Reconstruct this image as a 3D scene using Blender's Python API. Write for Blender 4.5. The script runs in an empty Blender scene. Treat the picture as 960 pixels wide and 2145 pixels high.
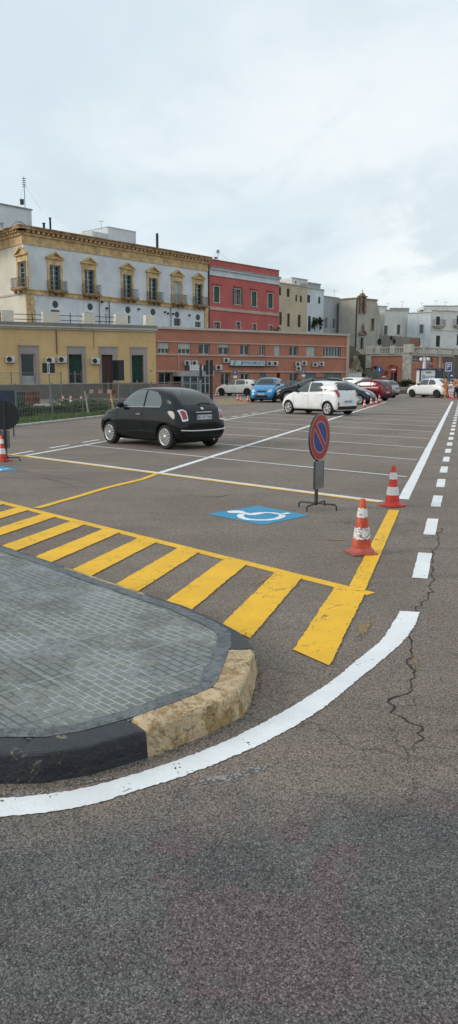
import bpy, bmesh, math, random
from mathutils import Vector, Matrix, noise
from mathutils.bvhtree import BVHTree
R = math.radians
random.seed(7)
S = bpy.context.scene
COL = S.collection

# ------------------------------------------------------------------ camera model
CAMH = 1.7
PITCH = math.atan(282.5 / 1600)
def ray(px, py):
    cx = (px - 480) / 1600; cy = -(py - 1072.5) / 1600
    return Vector((cx, cy * math.sin(PITCH) + math.cos(PITCH), cy * math.cos(PITCH) - math.sin(PITCH)))
def G(px, py, z=0.0):
    d = ray(px, py); t = (z - CAMH) / d.z
    return Vector((d.x * t, d.y * t, z))
def D(px, py, Y):
    d = ray(px, py); t = Y / d.y
    return Vector((d.x * t, Y, CAMH + d.z * t))
def azv(deg): return Vector((math.sin(R(deg)), math.cos(R(deg)), 0))
E1 = azv(16.9); E2 = azv(-45.0)

# ------------------------------------------------------------------ materials
MATS = {}
def nt(name):
    m = bpy.data.materials.new(name); m.use_nodes = True
    t = m.node_tree; b = t.nodes['Principled BSDF']
    return m, t, b
def nd(t, ty, **kw):
    n = t.nodes.new(ty)
    for k, v in kw.items(): setattr(n, k, v)
    return n
def noise_n(t, co, scale, detail=4, rough=.6, dist=0.0):
    n = nd(t, 'ShaderNodeTexNoise'); n.inputs['Scale'].default_value = scale
    n.inputs['Detail'].default_value = detail; n.inputs['Roughness'].default_value = rough
    n.inputs['Distortion'].default_value = dist
    if co is not None: t.links.new(co, n.inputs['Vector'])
    return n.outputs['Fac']
def ramp(t, fac, a, b):
    n = nd(t, 'ShaderNodeMapRange'); n.inputs['From Min'].default_value = a; n.inputs['From Max'].default_value = b
    n.interpolation_type = 'SMOOTHSTEP'; t.links.new(fac, n.inputs['Value']); return n.outputs['Result']
def mix(t, fac, a, b, mode='MIX'):
    n = nd(t, 'ShaderNodeMix', data_type='RGBA', blend_type=mode)
    for s, v in ((0, fac), (6, a), (7, b)):
        if isinstance(v, (float, int)): n.inputs[s].default_value = v
        elif isinstance(v, tuple): n.inputs[s].default_value = (*v, 1)[:4]
        else: t.links.new(v, n.inputs[s])
    return n.outputs[2]
def mth(t, op, a, b=0.0, clamp=False):
    n = nd(t, 'ShaderNodeMath', operation=op, use_clamp=clamp)
    for i, v in ((0, a), (1, b)):
        if isinstance(v, (float, int)): n.inputs[i].default_value = v
        else: t.links.new(v, n.inputs[i])
    return n.outputs[0]
def mapping(t, co, scale=(1, 1, 1), rot=0, loc=(0, 0, 0)):
    n = nd(t, 'ShaderNodeMapping'); n.inputs['Scale'].default_value = scale
    n.inputs['Rotation'].default_value = (0, 0, rot); n.inputs['Location'].default_value = loc
    t.links.new(co, n.inputs['Vector']); return n.outputs[0]
def pos(t): return nd(t, 'ShaderNodeNewGeometry').outputs['Position']
def objco(t): return nd(t, 'ShaderNodeTexCoord').outputs['Object']
def bump(t, b, h, strength=.4, dist=.01, prev=None):
    n = nd(t, 'ShaderNodeBump'); n.inputs['Strength'].default_value = strength; n.inputs['Distance'].default_value = dist
    t.links.new(h, n.inputs['Height'])
    if prev: t.links.new(prev, n.inputs['Normal'])
    t.links.new(n.outputs[0], b.inputs['Normal']); return n.outputs[0]
def M(name, col, rough=.6, metal=0.0, var=.12, scale=4, bmp=0.0, bscale=40, spec=.5, coat=0.0):
    """simple material: base colour with two octaves of real blotchy variation"""
    if name in MATS: return MATS[name]
    m, t, b = nt(name)
    co = objco(t)
    if var:
        f = noise_n(t, co, scale, 5, .65); f2 = noise_n(t, co, scale * 7, 3, .6)
        lo = tuple(c * (1 - var * 1.6) for c in col); hi = tuple(min(1, c * (1 + var)) for c in col)
        c1 = mix(t, ramp(t, f, .3, .7), lo, hi); c2 = mix(t, mth(t, 'MULTIPLY', ramp(t, f2, .45, .75), var * 1.5, True), c1, tuple(c * .6 for c in col))
        t.links.new(c2, b.inputs['Base Color'])
    else: b.inputs['Base Color'].default_value = (*col, 1)
    b.inputs['Roughness'].default_value = rough; b.inputs['Metallic'].default_value = metal
    b.inputs['Specular IOR Level'].default_value = spec; b.inputs['Coat Weight'].default_value = coat
    b.inputs['Coat Roughness'].default_value = .04
    if bmp: bump(t, b, noise_n(t, co, bscale, 4), bmp, .01)
    MATS[name] = m; return m
def wallmat(name, col, dirt=(.12, .11, .1), amt=.35, streak=.4, peel=None, peelamt=0.0, zlow=None):
    """painted plaster: blotches, rain streaks and patches where the paint has come off"""
    if name in MATS: return MATS[name]
    m, t, b = nt(name); co = pos(t)
    f = noise_n(t, co, .45, 6, .65); c = mix(t, ramp(t, f, .25, .75), tuple(x * .86 for x in col), tuple(min(1, x * 1.08) for x in col))
    st = noise_n(t, mapping(t, co, (2.2, 2.2, .22)), 1.0, 6, .7)
    c = mix(t, mth(t, 'MULTIPLY', ramp(t, st, .52, .8), streak, True), c, dirt)
    bl = noise_n(t, co, 1.7, 7, .75, .6)
    c = mix(t, mth(t, 'MULTIPLY', ramp(t, bl, .58, .74), amt, True), c, dirt)
    if peel:
        pf = noise_n(t, co, .9, 8, .7, .4); c = mix(t, ramp(t, pf, .66 - peelamt, .69 - peelamt), c, peel)
    t.links.new(c, b.inputs['Base Color']); b.inputs['Roughness'].default_value = .9; b.inputs['Specular IOR Level'].default_value = .2
    bump(t, b, noise_n(t, co, 9, 5), .25, .02)
    MATS[name] = m; return m

def m_asphalt():
    m, t, b = nt('asphalt'); co = pos(t)
    sep = nd(t, 'ShaderNodeSeparateXYZ'); t.links.new(co, sep.inputs[0])
    big = noise_n(t, co, .55, 5, .6); mid = noise_n(t, co, 2.3, 5, .6, .5)
    # two laid surfaces: brownish worn course on the lot, greyer coarser course in the lane we stand on
    edge = mth(t, 'ADD', mth(t, 'ADD', sep.outputs['Y'], mth(t, 'MULTIPLY', sep.outputs['X'], -.12)), mth(t, 'MULTIPLY', noise_n(t, co, 1.6, 4, .6), -1.1))
    near = mth(t, 'SUBTRACT', 1.0, ramp(t, edge, 2.0, 2.55))
    base = mix(t, ramp(t, big, .3, .7), (.190, .151, .122), (.250, .203, .168))
    base = mix(t, mth(t, 'MULTIPLY', ramp(t, mid, .55, .8), .4), base, (.140, .116, .100))
    grey = mix(t, ramp(t, mid, .3, .7), (.096, .092, .090), (.138, .132, .127))
    purple = mix(t, ramp(t, noise_n(t, mapping(t, co, loc=(3.1, 7.7, 0)), 1.5, 4, .6, .4), .52, .60), grey, (.132, .101, .104))
    base = mix(t, near, base, purple)
    # long tyre-worn streaks across the lot
    st = noise_n(t, mapping(t, co, (.25, 3.2, 1), R(-35)), 1.0, 5, .65)
    base = mix(t, mth(t, 'MULTIPLY', ramp(t, st, .5, .72), .5), base, (.115, .098, .086))
    # aggregate
    def vor(scale, feat='F1'):
        v = nd(t, 'ShaderNodeTexVoronoi', feature=feat); v.inputs['Scale'].default_value = scale
        t.links.new(co, v.inputs['Vector']); return v
    v1 = vor(165); v2 = vor(390)
    s1 = nd(t, 'ShaderNodeSeparateColor'); t.links.new(v1.outputs['Color'], s1.inputs[0])
    s2 = nd(t, 'ShaderNodeSeparateColor'); t.links.new(v2.outputs['Color'], s2.inputs[0])
    tone = mth(t, 'ADD', mth(t, 'MULTIPLY', s1.outputs[0], 1.4), mth(t, 'MULTIPLY', s2.outputs[1], .95))
    tone = mth(t, 'ADD', tone, .02)
    gap = ramp(t, v1.outputs['Distance'], .62, .25)
    tone = mth(t, 'MULTIPLY', tone, mth(t, 'ADD', mth(t, 'MULTIPLY', gap, .36), .68))
    cc = nd(t, 'ShaderNodeCombineColor'); 
    for i in range(3): t.links.new(tone, cc.inputs[i])
    base = mix(t, 1.0, base, cc.outputs[0], 'MULTIPLY')
    light = ramp(t, s1.outputs[2], .93, .97)
    base = mix(t, mth(t, 'MULTIPLY', light, .5), base, (.36, .34, .32))
    # fine crack net
    vc = nd(t, 'ShaderNodeTexVoronoi', feature='DISTANCE_TO_EDGE'); vc.inputs['Scale'].default_value = .75
    wr = nd(t, 'ShaderNodeTexNoise'); wr.inputs['Scale'].default_value = 2.5; wr.inputs['Detail'].default_value = 6; t.links.new(co, wr.inputs['Vector'])
    va = nd(t, 'ShaderNodeVectorMath', operation='ADD'); vs = nd(t, 'ShaderNodeVectorMath', operation='SCALE')
    t.links.new(wr.outputs['Color'], vs.inputs[0]); vs.inputs['Scale'].default_value = .7
    t.links.new(co, va.inputs[0]); t.links.new(vs.outputs[0], va.inputs[1]); t.links.new(va.outputs[0], vc.inputs['Vector'])
    ck = mth(t, 'MULTIPLY', ramp(t, vc.outputs['Distance'], .008, .002), ramp(t, noise_n(t, mapping(t, co, loc=(9, 2, 0)), .5, 3), .56, .66))
    base = mix(t, mth(t, 'MULTIPLY', ck, .45), base, (.018, .016, .014))
    t.links.new(base, b.inputs['Base Color']); b.inputs['Roughness'].default_value = .82; b.inputs['Specular IOR Level'].default_value = .35
    h = mth(t, 'ADD', mth(t, 'MULTIPLY', v1.outputs['Distance'], -1.0), mth(t, 'MULTIPLY', v2.outputs['Distance'], -.4))
    h = mth(t, 'SUBTRACT', h, mth(t, 'MULTIPLY', ck, 1.2))
    bump(t, b, h, .8, .006)
    MATS['asphalt'] = m; return m
def m_paint(name, col, wear=.1, crackle=.0):
    """road paint over asphalt: aggregate bumps, pinholes, worn spots and cracks"""
    m, t, b = nt(name); co = pos(t)
    v = nd(t, 'ShaderNodeTexVoronoi'); v.inputs['Scale'].default_value = 95; t.links.new(co, v.inputs['Vector'])
    s1 = nd(t, 'ShaderNodeSeparateColor'); t.links.new(v.outputs['Color'], s1.inputs[0])
    c = mix(t, ramp(t, noise_n(t, co, 2.4, 5), .3, .7), tuple(x * .86 for x in col), col)
    c = mix(t, mth(t, 'MULTIPLY', s1.outputs[0], .16), c, tuple(x * .5 for x in col))
    pin = ramp(t, mth(t, 'ADD', mth(t, 'MULTIPLY', s1.outputs[1], .7), mth(t, 'MULTIPLY', noise_n(t, co, 6, 5, .7), .6)), 1.13 - wear, 1.17 - wear)
    c = mix(t, pin, c, (.09, .08, .075))
    if crackle:
        vc = nd(t, 'ShaderNodeTexVoronoi', feature='DISTANCE_TO_EDGE'); vc.inputs['Scale'].default_value = 4.2
        wr = nd(t, 'ShaderNodeTexNoise'); wr.inputs['Scale'].default_value = 7; wr.inputs['Detail'].default_value = 5; t.links.new(co, wr.inputs['Vector'])
        va = nd(t, 'ShaderNodeVectorMath', operation='ADD'); vs = nd(t, 'ShaderNodeVectorMath', operation='SCALE')
        t.links.new(wr.outputs['Color'], vs.inputs[0]); vs.inputs['Scale'].default_value = .25
        t.links.new(co, va.inputs[0]); t.links.new(vs.outputs[0], va.inputs[1]); t.links.new(va.outputs[0], vc.inputs['Vector'])
        ck = mth(t, 'MULTIPLY', ramp(t, vc.outputs['Distance'], .022, .006), ramp(t, noise_n(t, co, 2.2, 3), .47, .58))
        c = mix(t, mth(t, 'MULTIPLY', ck, crackle), c, (.10, .065, .02))
    t.links.new(c, b.inputs['Base Color']); b.inputs['Roughness'].default_value = .62
    bump(t, b, mth(t, 'MULTIPLY', v.outputs['Distance'], -1.0), .35, .004)
    MATS[name] = m; return m
def m_pavers():
    m, t, b = nt('pavers'); co = mapping(t, pos(t), (1, 1, 1), R(46.5), (.13, .07, 0))
    wv = nd(t, 'ShaderNodeTexNoise'); wv.inputs['Scale'].default_value = 1.6; t.links.new(co, wv.inputs['Vector'])
    vs = nd(t, 'ShaderNodeVectorMath', operation='SCALE'); vs.inputs['Scale'].default_value = .05; t.links.new(wv.outputs['Color'], vs.inputs[0])
    va = nd(t, 'ShaderNodeVectorMath', operation='ADD'); t.links.new(co, va.inputs[0]); t.links.new(vs.outputs[0], va.inputs[1]); cw = va.outputs[0]
    def brick(w, h, mort, off=.5):
        n = nd(t, 'ShaderNodeTexBrick'); n.inputs['Scale'].default_value = 1; n.inputs['Brick Width'].default_value = w; n.inputs['Row Height'].default_value = h
        n.inputs['Mortar Size'].default_value = mort; n.inputs['Mortar Smooth'].default_value = .4; n.offset = off; t.links.new(cw, n.inputs['Vector'])
        n.inputs['Color1'].default_value = (.0, .0, .0, 1); n.inputs['Color2'].default_value = (1, 1, 1, 1); n.inputs['Mortar'].default_value = (.5, .5, .5, 1); return n
    big = brick(.41, .41, .007, 0.0); sm = brick(.105, .052, .007, .5)
    base = mix(t, ramp(t, noise_n(t, co, 1.3, 5), .3, .7), (.150, .158, .143), (.215, .222, .203))
    base = mix(t, .35, base, mix(t, big.outputs['Color'], (.11, .125, .112), (.26, .275, .255)))
    base = mix(t, .28, base, mix(t, sm.outputs['Color'], (.10, .115, .105), (.29, .305, .285)))
    blu = ramp(t, noise_n(t, mapping(t, pos(t), loc=(4.3, 1.2, 0)), 1.1, 5, .65, .5), .50, .62)
    base = mix(t, mth(t, 'MULTIPLY', blu, .55), base, (.24, .265, .30))
    dk = ramp(t, noise_n(t, mapping(t, pos(t), loc=(1.3, 8.2, 0)), 2.6, 6, .7, .4), .56, .72)
    base = mix(t, mth(t, 'MULTIPLY', dk, .6), base, (.12, .135, .135))
    # joints: pale mortar where it survives, dark gaps elsewhere
    alive = ramp(t, noise_n(t, co, 2.1, 5, .7), .42, .56)
    jc = mix(t, alive, (.07, .075, .07), (.40, .42, .40))
    base = mix(t, mth(t, 'MULTIPLY', sm.outputs['Fac'], .8), base, jc)
    base = mix(t, mth(t, 'MULTIPLY', big.outputs['Fac'], .55), base, mix(t, ramp(t, noise_n(t, co, 1.2, 4, .6), .42, .52), (.07, .075, .072), (.38, .405, .39)))
    sp = nd(t, 'ShaderNodeTexVoronoi'); sp.inputs['Scale'].default_value = 60; t.links.new(pos(t), sp.inputs['Vector'])
    ss = nd(t, 'ShaderNodeSeparateColor'); t.links.new(sp.outputs['Color'], ss.inputs[0])
    base = mix(t, mth(t, 'MULTIPLY', ss.outputs[0], .28), base, (.06, .068, .066))
    t.links.new(base, b.inputs['Base Color']); b.inputs['Roughness'].default_value = .75
    h = mth(t, 'ADD', mth(t, 'MULTIPLY', sm.outputs['Fac'], -.7), mth(t, 'MULTIPLY', big.outputs['Fac'], -1.0))
    h = mth(t, 'ADD', h, mth(t, 'MULTIPLY', noise_n(t, pos(t), 40, 4), .6)); bump(t, b, h, .5, .006)
    MATS['pavers'] = m; return m
def m_kerb(name, col, under, wear, scale=9):
    m, t, b = nt(name); co = pos(t)
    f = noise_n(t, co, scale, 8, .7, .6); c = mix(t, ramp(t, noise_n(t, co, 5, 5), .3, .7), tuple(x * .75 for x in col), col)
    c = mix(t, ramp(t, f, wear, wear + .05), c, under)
    c = mix(t, mth(t, 'MULTIPLY', ramp(t, noise_n(t, co, 17, 7, .75, .6), .53, .66), .72), c, (.05, .042, .03))
    cr = noise_n(t, co, 3.2, 9, .75, 1.5)
    ln = mth(t, 'ABSOLUTE', mth(t, 'SUBTRACT', cr, .5)); c = mix(t, mth(t, 'MULTIPLY', ramp(t, ln, .012, .002), .7), c, (.02, .018, .014))
    t.links.new(c, b.inputs['Base Color']); b.inputs['Roughness'].default_value = .42 if name == 'kerb_black' else .8
    bump(t, b, mth(t, 'ADD', f, noise_n(t, co, 50, 4)), .6, .012)
    MATS[name] = m; return m
def m_glass(name, col=(.02, .028, .03), rough=.06):
    if name in MATS: return MATS[name]
    m, t, b = nt(name); b.inputs['Base Color'].default_value = (*col, 1); b.inputs['Roughness'].default_value = rough
    b.inputs['Specular IOR Level'].default_value = 1.0 if name.startswith('car') else .45; b.inputs['Coat Weight'].default_value = .5 if name.startswith('car') else 0; b.inputs['Coat Roughness'].default_value = .02
    bump(t, b, noise_n(t, objco(t), 1.2, 2), .03, .02); MATS[name] = m; return m

m_asphalt(); m_pavers()
m_paint('white_paint', (.84, .86, .86), .115); m_paint('white_paint_thin', (.74, .75, .74), .12)
m_paint('yellow_paint', (.90, .50, .006), .12, .75); m_paint('yellow_paint_thin', (.66, .42, .07), .22, .2)
m_paint('blue_paint', (.014, .28, .50), .12); m_paint('old_paint', (.30, .275, .255), .5); m_paint('old_yellow', (.30, .19, .05), .42)
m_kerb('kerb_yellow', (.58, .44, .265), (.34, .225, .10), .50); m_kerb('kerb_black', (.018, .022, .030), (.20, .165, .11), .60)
m_kerb('kerb_grey', (.10, .11, .12), (.055, .055, .06), .55)
m_kerb('rough_cement', (.17, .19, .20), (.10, .115, .12), .5, 26)

# ------------------------------------------------------------------ mesh helpers
class MB:
    def __init__(s): s.v = []; s.f = []; s.mi = []; s.sm = []
    def add(s, vs, fs, mi=0, smooth=False):
        n = len(s.v); s.v += [Vector(v) for v in vs]; s.f += [tuple(i + n for i in f) for f in fs]
        s.mi += [mi] * len(fs); s.sm += [smooth] * len(fs)
    def quad(s, a, b, c, d, mi=0): s.add([a, b, c, d], [(0, 1, 2, 3)], mi)
    def box(s, x0, x1, y0, y1, z0, z1, mi=0, mtx=None, bev=0.0):
        vs = [Vector(p) for p in ((x0, y0, z0), (x1, y0, z0), (x1, y1, z0), (x0, y1, z0), (x0, y0, z1), (x1, y0, z1), (x1, y1, z1), (x0, y1, z1))]
        if bev:
            bm = bmesh.new(); b = [bm.verts.new(v) for v in vs]
            for f in ((0, 3, 2, 1), (4, 5, 6, 7), (0, 1, 5, 4), (1, 2, 6, 5), (2, 3, 7, 6), (3, 0, 4, 7)): bm.faces.new([b[i] for i in f])
            bmesh.ops.bevel(bm, geom=bm.edges[:], offset=bev, segments=2, profile=.5, affect='EDGES')
            bm.verts.index_update(); vs = [mtx @ v.co if mtx else v.co.copy() for v in bm.verts]
            s.add(vs, [[v.index for v in f.verts] for f in bm.faces], mi); bm.free(); return
        if mtx: vs = [mtx @ v for v in vs]
        s.add(vs, [(0, 3, 2, 1), (4, 5, 6, 7), (0, 1, 5, 4), (1, 2, 6, 5), (2, 3, 7, 6), (3, 0, 4, 7)], mi)
    def tube(s, pts, r, n=8, mi=0, r1=None, caps=True):
        pts = [Vector(p) for p in pts]; m = len(pts); rings = []
        up = Vector((0, 0, 1)); prev = None
        for i, p in enumerate(pts):
            d = (pts[min(i + 1, m - 1)] - pts[max(i - 1, 0)]).normalized()
            a = prev if prev is not None else (d.cross(up) if abs(d.z) < .95 else d.cross(Vector((1, 0, 0))))
            a = (a - d * a.dot(d)).normalized(); prev = a; b = d.cross(a)
            rr = r if r1 is None else r + (r1 - r) * i / (m - 1)
            rings.append([p + (a * math.cos(2 * math.pi * k / n) + b * math.sin(2 * math.pi * k / n)) * rr for k in range(n)])
        vs = [v for rg in rings for v in rg]
        fs = [(i * n + k, i * n + (k + 1) % n, (i + 1) * n + (k + 1) % n, (i + 1) * n + k) for i in range(m - 1) for k in range(n)]
        s.add(vs, fs, mi, True)
        if caps: s.add(rings[0], [tuple(range(n))[::-1]], mi); s.add(rings[-1], [tuple(range(n))], mi)
    def lathe(s, prof, n=24, mi=0, mtx=None, smooth=True, mis=None):
        vs = []
        for r, z in prof:
            for k in range(n):
                a = 2 * math.pi * k / n; vs.append(Vector((r * math.cos(a), r * math.sin(a), z)))
        if mtx: vs = [mtx @ v for v in vs]
        for i in range(len(prof) - 1):
            pass
        n0 = len(s.v); s.v += vs
        for i in range(len(prof) - 1):
            for k in range(n):
                s.f.append((n0 + i * n + k, n0 + i * n + (k + 1) % n, n0 + (i + 1) * n + (k + 1) % n, n0 + (i + 1) * n + k))
                s.mi.append(mis[i] if mis else mi); s.sm.append(smooth)
    def prism(s, poly, z0, z1, mi=0, mtx=None):
        n = len(poly); vs = [Vector((p[0], p[1], z0)) for p in poly] + [Vector((p[0], p[1], z1)) for p in poly]
        if mtx: vs = [mtx @ v for v in vs]
        s.add(vs, [tuple(range(n))[::-1], tuple(range(n, 2 * n))] + [(i, (i + 1) % n, n + (i + 1) % n, n + i) for i in range(n)], mi)
    def build(s, name, mats, parent=None, loc=None, auto=None):
        """mesh object; vertices are given in the parent's space unless loc (world) is given for a top-level mesh"""
        me = bpy.data.meshes.new(name)
        if not isinstance(mats, (list, tuple)): mats = [mats]
        o_ = Vector(loc) if loc is not None else Vector((0, 0, 0))
        me.from_pydata([v - o_ for v in s.v], [], s.f)
        for m in mats: me.materials.append(MATS[m] if isinstance(m, str) else m)
        me.polygons.foreach_set('material_index', s.mi); me.polygons.foreach_set('use_smooth', s.sm)
        me.update(); o = bpy.data.objects.new(name, me); COL.objects.link(o)
        if parent is not None: o.parent = parent
        if loc is not None: o.location = loc
        return o
def tag(o, label=None, cat=None, group=None, kind=None):
    if label: o['label'] = label
    if cat: o['category'] = cat
    if group: o['group'] = group
    if kind: o['kind'] = kind
    return o
def empty(name, loc, rz=0.0, label=None, cat=None, group=None):
    o = bpy.data.objects.new(name, None); o.empty_display_size = .3; COL.objects.link(o)
    o.location = loc; o.rotation_euler = (0, 0, rz); return tag(o, label, cat, group)
def kids(o): return [c for c in bpy.data.objects if c.parent == o]
def copy_tree(o, parent=None):
    c = o.copy(); COL.objects.link(c)
    if parent is not None: c.parent = parent
    for k in kids(o): copy_tree(k, c)
    return c
def place(root, loc, rz, label=None, group=None, scale=None):
    c = copy_tree(root); c.location = loc; c.rotation_euler = (0, 0, rz)
    if label: c['label'] = label
    if group: c['group'] = group
    if scale: c.scale = (scale,) * 3
    return c
def struct(o): o['kind'] = 'structure'; return o
def text_mb(body, size, depth=.004):
    cu = bpy.data.curves.new('t', 'FONT'); cu.body = body; cu.size = size; cu.extrude = depth; cu.align_x = 'CENTER'; cu.align_y = 'CENTER'; cu.resolution_u = 3
    ob = bpy.data.objects.new('t', cu); COL.objects.link(ob); dg = bpy.context.evaluated_depsgraph_get()
    me = bpy.data.meshes.new_from_object(ob.evaluated_get(dg)); bpy.data.objects.remove(ob); bpy.data.curves.remove(cu)
    vs = [v.co.copy() for v in me.vertices]; fs = [tuple(p.vertices) for p in me.polygons]; bpy.data.meshes.remove(me); return vs, fs
def add_text(mb, body, size, mtx, mi=0, depth=.004, sx=1.0):
    vs, fs = text_mb(body, size, depth); mb.add([mtx @ Vector((v.x * sx, v.y, v.z)) for v in vs], fs, mi)
def frame(o, x, y):  # matrix with origin o, text x axis, text y axis
    x = Vector(x).normalized(); y = Vector(y).normalized(); z = x.cross(y)
    m = Matrix((x, y, z)).transposed().to_4x4(); m.translation = o; return m

# ------------------------------------------------------------------ render + world
w = bpy.data.worlds.new('World'); S.world = w; w.use_nodes = True; t = w.node_tree
bg = t.nodes['Background']; sky = nd(t, 'ShaderNodeTexSky', sky_type='NISHITA'); sky.sun_disc = False
SUN_AZ, SUN_EL = -100.0, 24.0      # azimuth clockwise from +Y: the sun stands low to the left, a little behind us
sky.sun_elevation = R(SUN_EL); sky.sun_rotation = R(SUN_AZ); sky.air_density = 1.2; sky.dust_density = 1.5
gen = nd(t, 'ShaderNodeTexCoord').outputs['Generated']
sp = nd(t, 'ShaderNodeSeparateXYZ'); t.links.new(gen, sp.inputs[0])
zz = mth(t, 'ADD', mth(t, 'MAXIMUM', sp.outputs['Z'], 0.0), .16)
cb = nd(t, 'ShaderNodeCombineXYZ'); t.links.new(mth(t, 'DIVIDE', sp.outputs['X'], zz), cb.inputs[0]); t.links.new(mth(t, 'DIVIDE', sp.outputs['Y'], zz), cb.inputs[1])
cl1 = noise_n(t, mapping(t, cb.outputs[0], (1.0, .8, 1), R(35), (2.3, 1.1, 0)), .85, 7, .52, .5)
cl2 = noise_n(t, mapping(t, cb.outputs[0], (1.6, .9, 1), R(20), (7.3, 4.1, 0)), 1.9, 6, .55, .3)
K = 6.05
c1 = mix(t, ramp(t, cl1, .36, .66), (K * .74, K * .85, K * .925), (K * .97, K * 1.02, K * 1.035))
lowb = mth(t, 'MULTIPLY', ramp(t, sp.outputs['Z'], .36, .10), ramp(t, cl2, .42, .64))
c1 = mix(t, mth(t, 'MULTIPLY', lowb, .75), c1, (K * .64, K * .745, K * .81))
c1 = mix(t, mth(t, 'MULTIPLY', ramp(t, cl2, .48, .7), .4), c1, (K * .70, K * .81, K * .885))
cs = mix(t, .90, sky.outputs[0], c1)
t.links.new(cs, bg.inputs['Color']); bg.inputs['Strength'].default_value = .10
sl = bpy.data.lights.new('sun', 'SUN'); sl.energy = 1.0; sl.angle = R(22); sl.color = (1.0, .93, .84)
so = bpy.data.objects.new('sun', sl); COL.objects.link(so)
sd = Vector((math.sin(R(SUN_AZ)) * math.cos(R(SUN_EL)), math.cos(R(SUN_AZ)) * math.cos(R(SUN_EL)), math.sin(R(SUN_EL))))
so.rotation_euler = (-sd).to_track_quat('-Z', 'Y').to_euler(); so.location = (-30, 0, 40)
S.view_settings.view_transform = 'Standard'; S.view_settings.look = 'None'; S.view_settings.gamma = 1; S.view_settings.exposure = 0.72
S.view_settings.use_curve_mapping = False
cd = bpy.data.cameras.new('camera'); cam = bpy.data.objects.new('camera', cd); COL.objects.link(cam); S.camera = cam
cam.location = (0, 0, CAMH); cam.rotation_euler = (math.pi / 2 - PITCH, 0, 0)
cd.sensor_fit = 'VERTICAL'; cd.sensor_height = 36; cd.lens = 1600 / 2145 * 36; cd.clip_end = 3000; cd.clip_start = .05

# ------------------------------------------------------------------ ground and markings
mb = MB(); mb.quad((-700, -60, 0), (700, -60, 0), (700, 1500, 0), (-700, 1500, 0)); struct(mb.build('ground', 'asphalt'))
def jit(p, a): return p + Vector((random.uniform(-a, a), random.uniform(-a, a), 0))
def ribbon(mb, pts, wd, z, j=.004, step=.12, taper=False):
    """painted strip of width wd along ground points, with slightly wavering edges"""
    P = []
    for a, b in zip(pts[:-1], pts[1:]):
        n = max(1, min(60, int((b - a).length / step)))
        P += [a.lerp(b, i / n) for i in range(n)]
    P.append(pts[-1]); L = []; Rr = []
    for i, p in enumerate(P):
        d = (P[min(i + 1, len(P) - 1)] - P[max(i - 1, 0)]).normalized(); n = Vector((-d.y, d.x, 0))
        ww = wd if not callable(wd) else wd(i / max(1, len(P) - 1))
        L.append(p + n * (ww / 2 + random.uniform(-j, j))); Rr.append(p - n * (ww / 2 + random.uniform(-j, j)))
    vs = [Vector((v.x, v.y, z)) for v in L] + [Vector((v.x, v.y, z)) for v in Rr]; n = len(L)
    mb.add(vs, [(i, n + i, n + i + 1, i + 1) for i in range(n - 1)])
Z1, Z2, Z3 = .004, .008, .012
W0 = G(846, 1045); lotlen = 46.0
mb = MB(); ribbon(mb, [W0 - E1 * .05, W0 + E1 * lotlen], .15, .0044, .004, .5); struct(mb.build('edge_line', 'white_paint'))
# curved white kerb-side line in the foreground, from its two edges
def edgeband(mb, A, B, z, n=70, j=.003):
    def samp(P):
        ln = [0]
        for a, b in zip(P[:-1], P[1:]): ln.append(ln[-1] + (b - a).length)
        out = []
        for i in range(n + 1):
            s = ln[-1] * i / n
            for k in range(len(P) - 1):
                if s <= ln[k + 1] + 1e-9: out.append(P[k].lerp(P[k + 1], (s - ln[k]) / (ln[k + 1] - ln[k]))); break
        for _ in range(6 if n < 100 else 60): out = [out[0]] + [(out[i - 1] + out[i] * 2 + out[i + 1]) / 4 for i in range(1, len(out) - 1)] + [out[-1]]
        return out
    a = samp(A); b = samp(B); vs = [Vector((*jit(p, j).xy, z)) for p in a] + [Vector((*jit(p, j).xy, z)) for p in b]; m = n + 1
    mb.add(vs, [(i, m + i, m + i + 1, i + 1) for i in range(n)])
up = [(-260, 1690), (0, 1674), (62, 1670), (156, 1659), (250, 1634), (350, 1602), (456, 1563), (560, 1512), (622, 1475), (693, 1431), (750, 1382), (802, 1341), (838, 1281)]
lo = [(-260, 1735), (0, 1714), (125, 1700), (187, 1691), (281, 1659), (375, 1631), (456, 1600), (560, 1555), (635, 1512), (685, 1479), (756, 1420), (802, 1382), (838, 1352), (867, 1317), (880, 1283)]
mb = MB(); edgeband(mb, [G(*p) for p in up], [G(*p) for p in lo], Z1, 240, .0045); struct(mb.build('kerbside_line', 'white_paint'))
# pale scuffed patch outside it
mb = MB()
def blob(mb, c, rx, ry, z, n=26, rot=0.0, rag=.25):
    vs = [Vector((c.x, c.y, z))]
    for i in range(n):
        a = 2 * math.pi * i / n; r = 1 + random.uniform(-rag, rag * .5)
        x = math.cos(a) * rx * r; y = math.sin(a) * ry * r
        vs.append(Vector((c.x + x * math.cos(rot) - y * math.sin(rot), c.y + x * math.sin(rot) + y * math.cos(rot), z)))
    mb.add(vs, [(0, i + 1, (i + 1) % n + 1) for i in range(n)])
for q, rx, ry, ro in (((520, 1618), .16, .028, .5), ((455, 1632), .14, .024, .35), ((60, 1664), .2, .014, .1), ((180, 1640), .13, .012, .3)): blob(mb, G(*q), rx, ry, .0015 + .0005 * len(mb.f) / 26, rot=ro, rag=.5)
struct(mb.build('worn_paint', 'old_paint'))
# lane dashes on the right
mb = MB(); d0 = G(885.5, 1183.5)
for i in range(26): ribbon(mb, [d0 + E1 * (1.92 * i - .5), d0 + E1 * (1.92 * i + .5)], .13, Z1, .003, .1)
struct(mb.build('dashed_lane_line', 'white_paint'))
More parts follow.
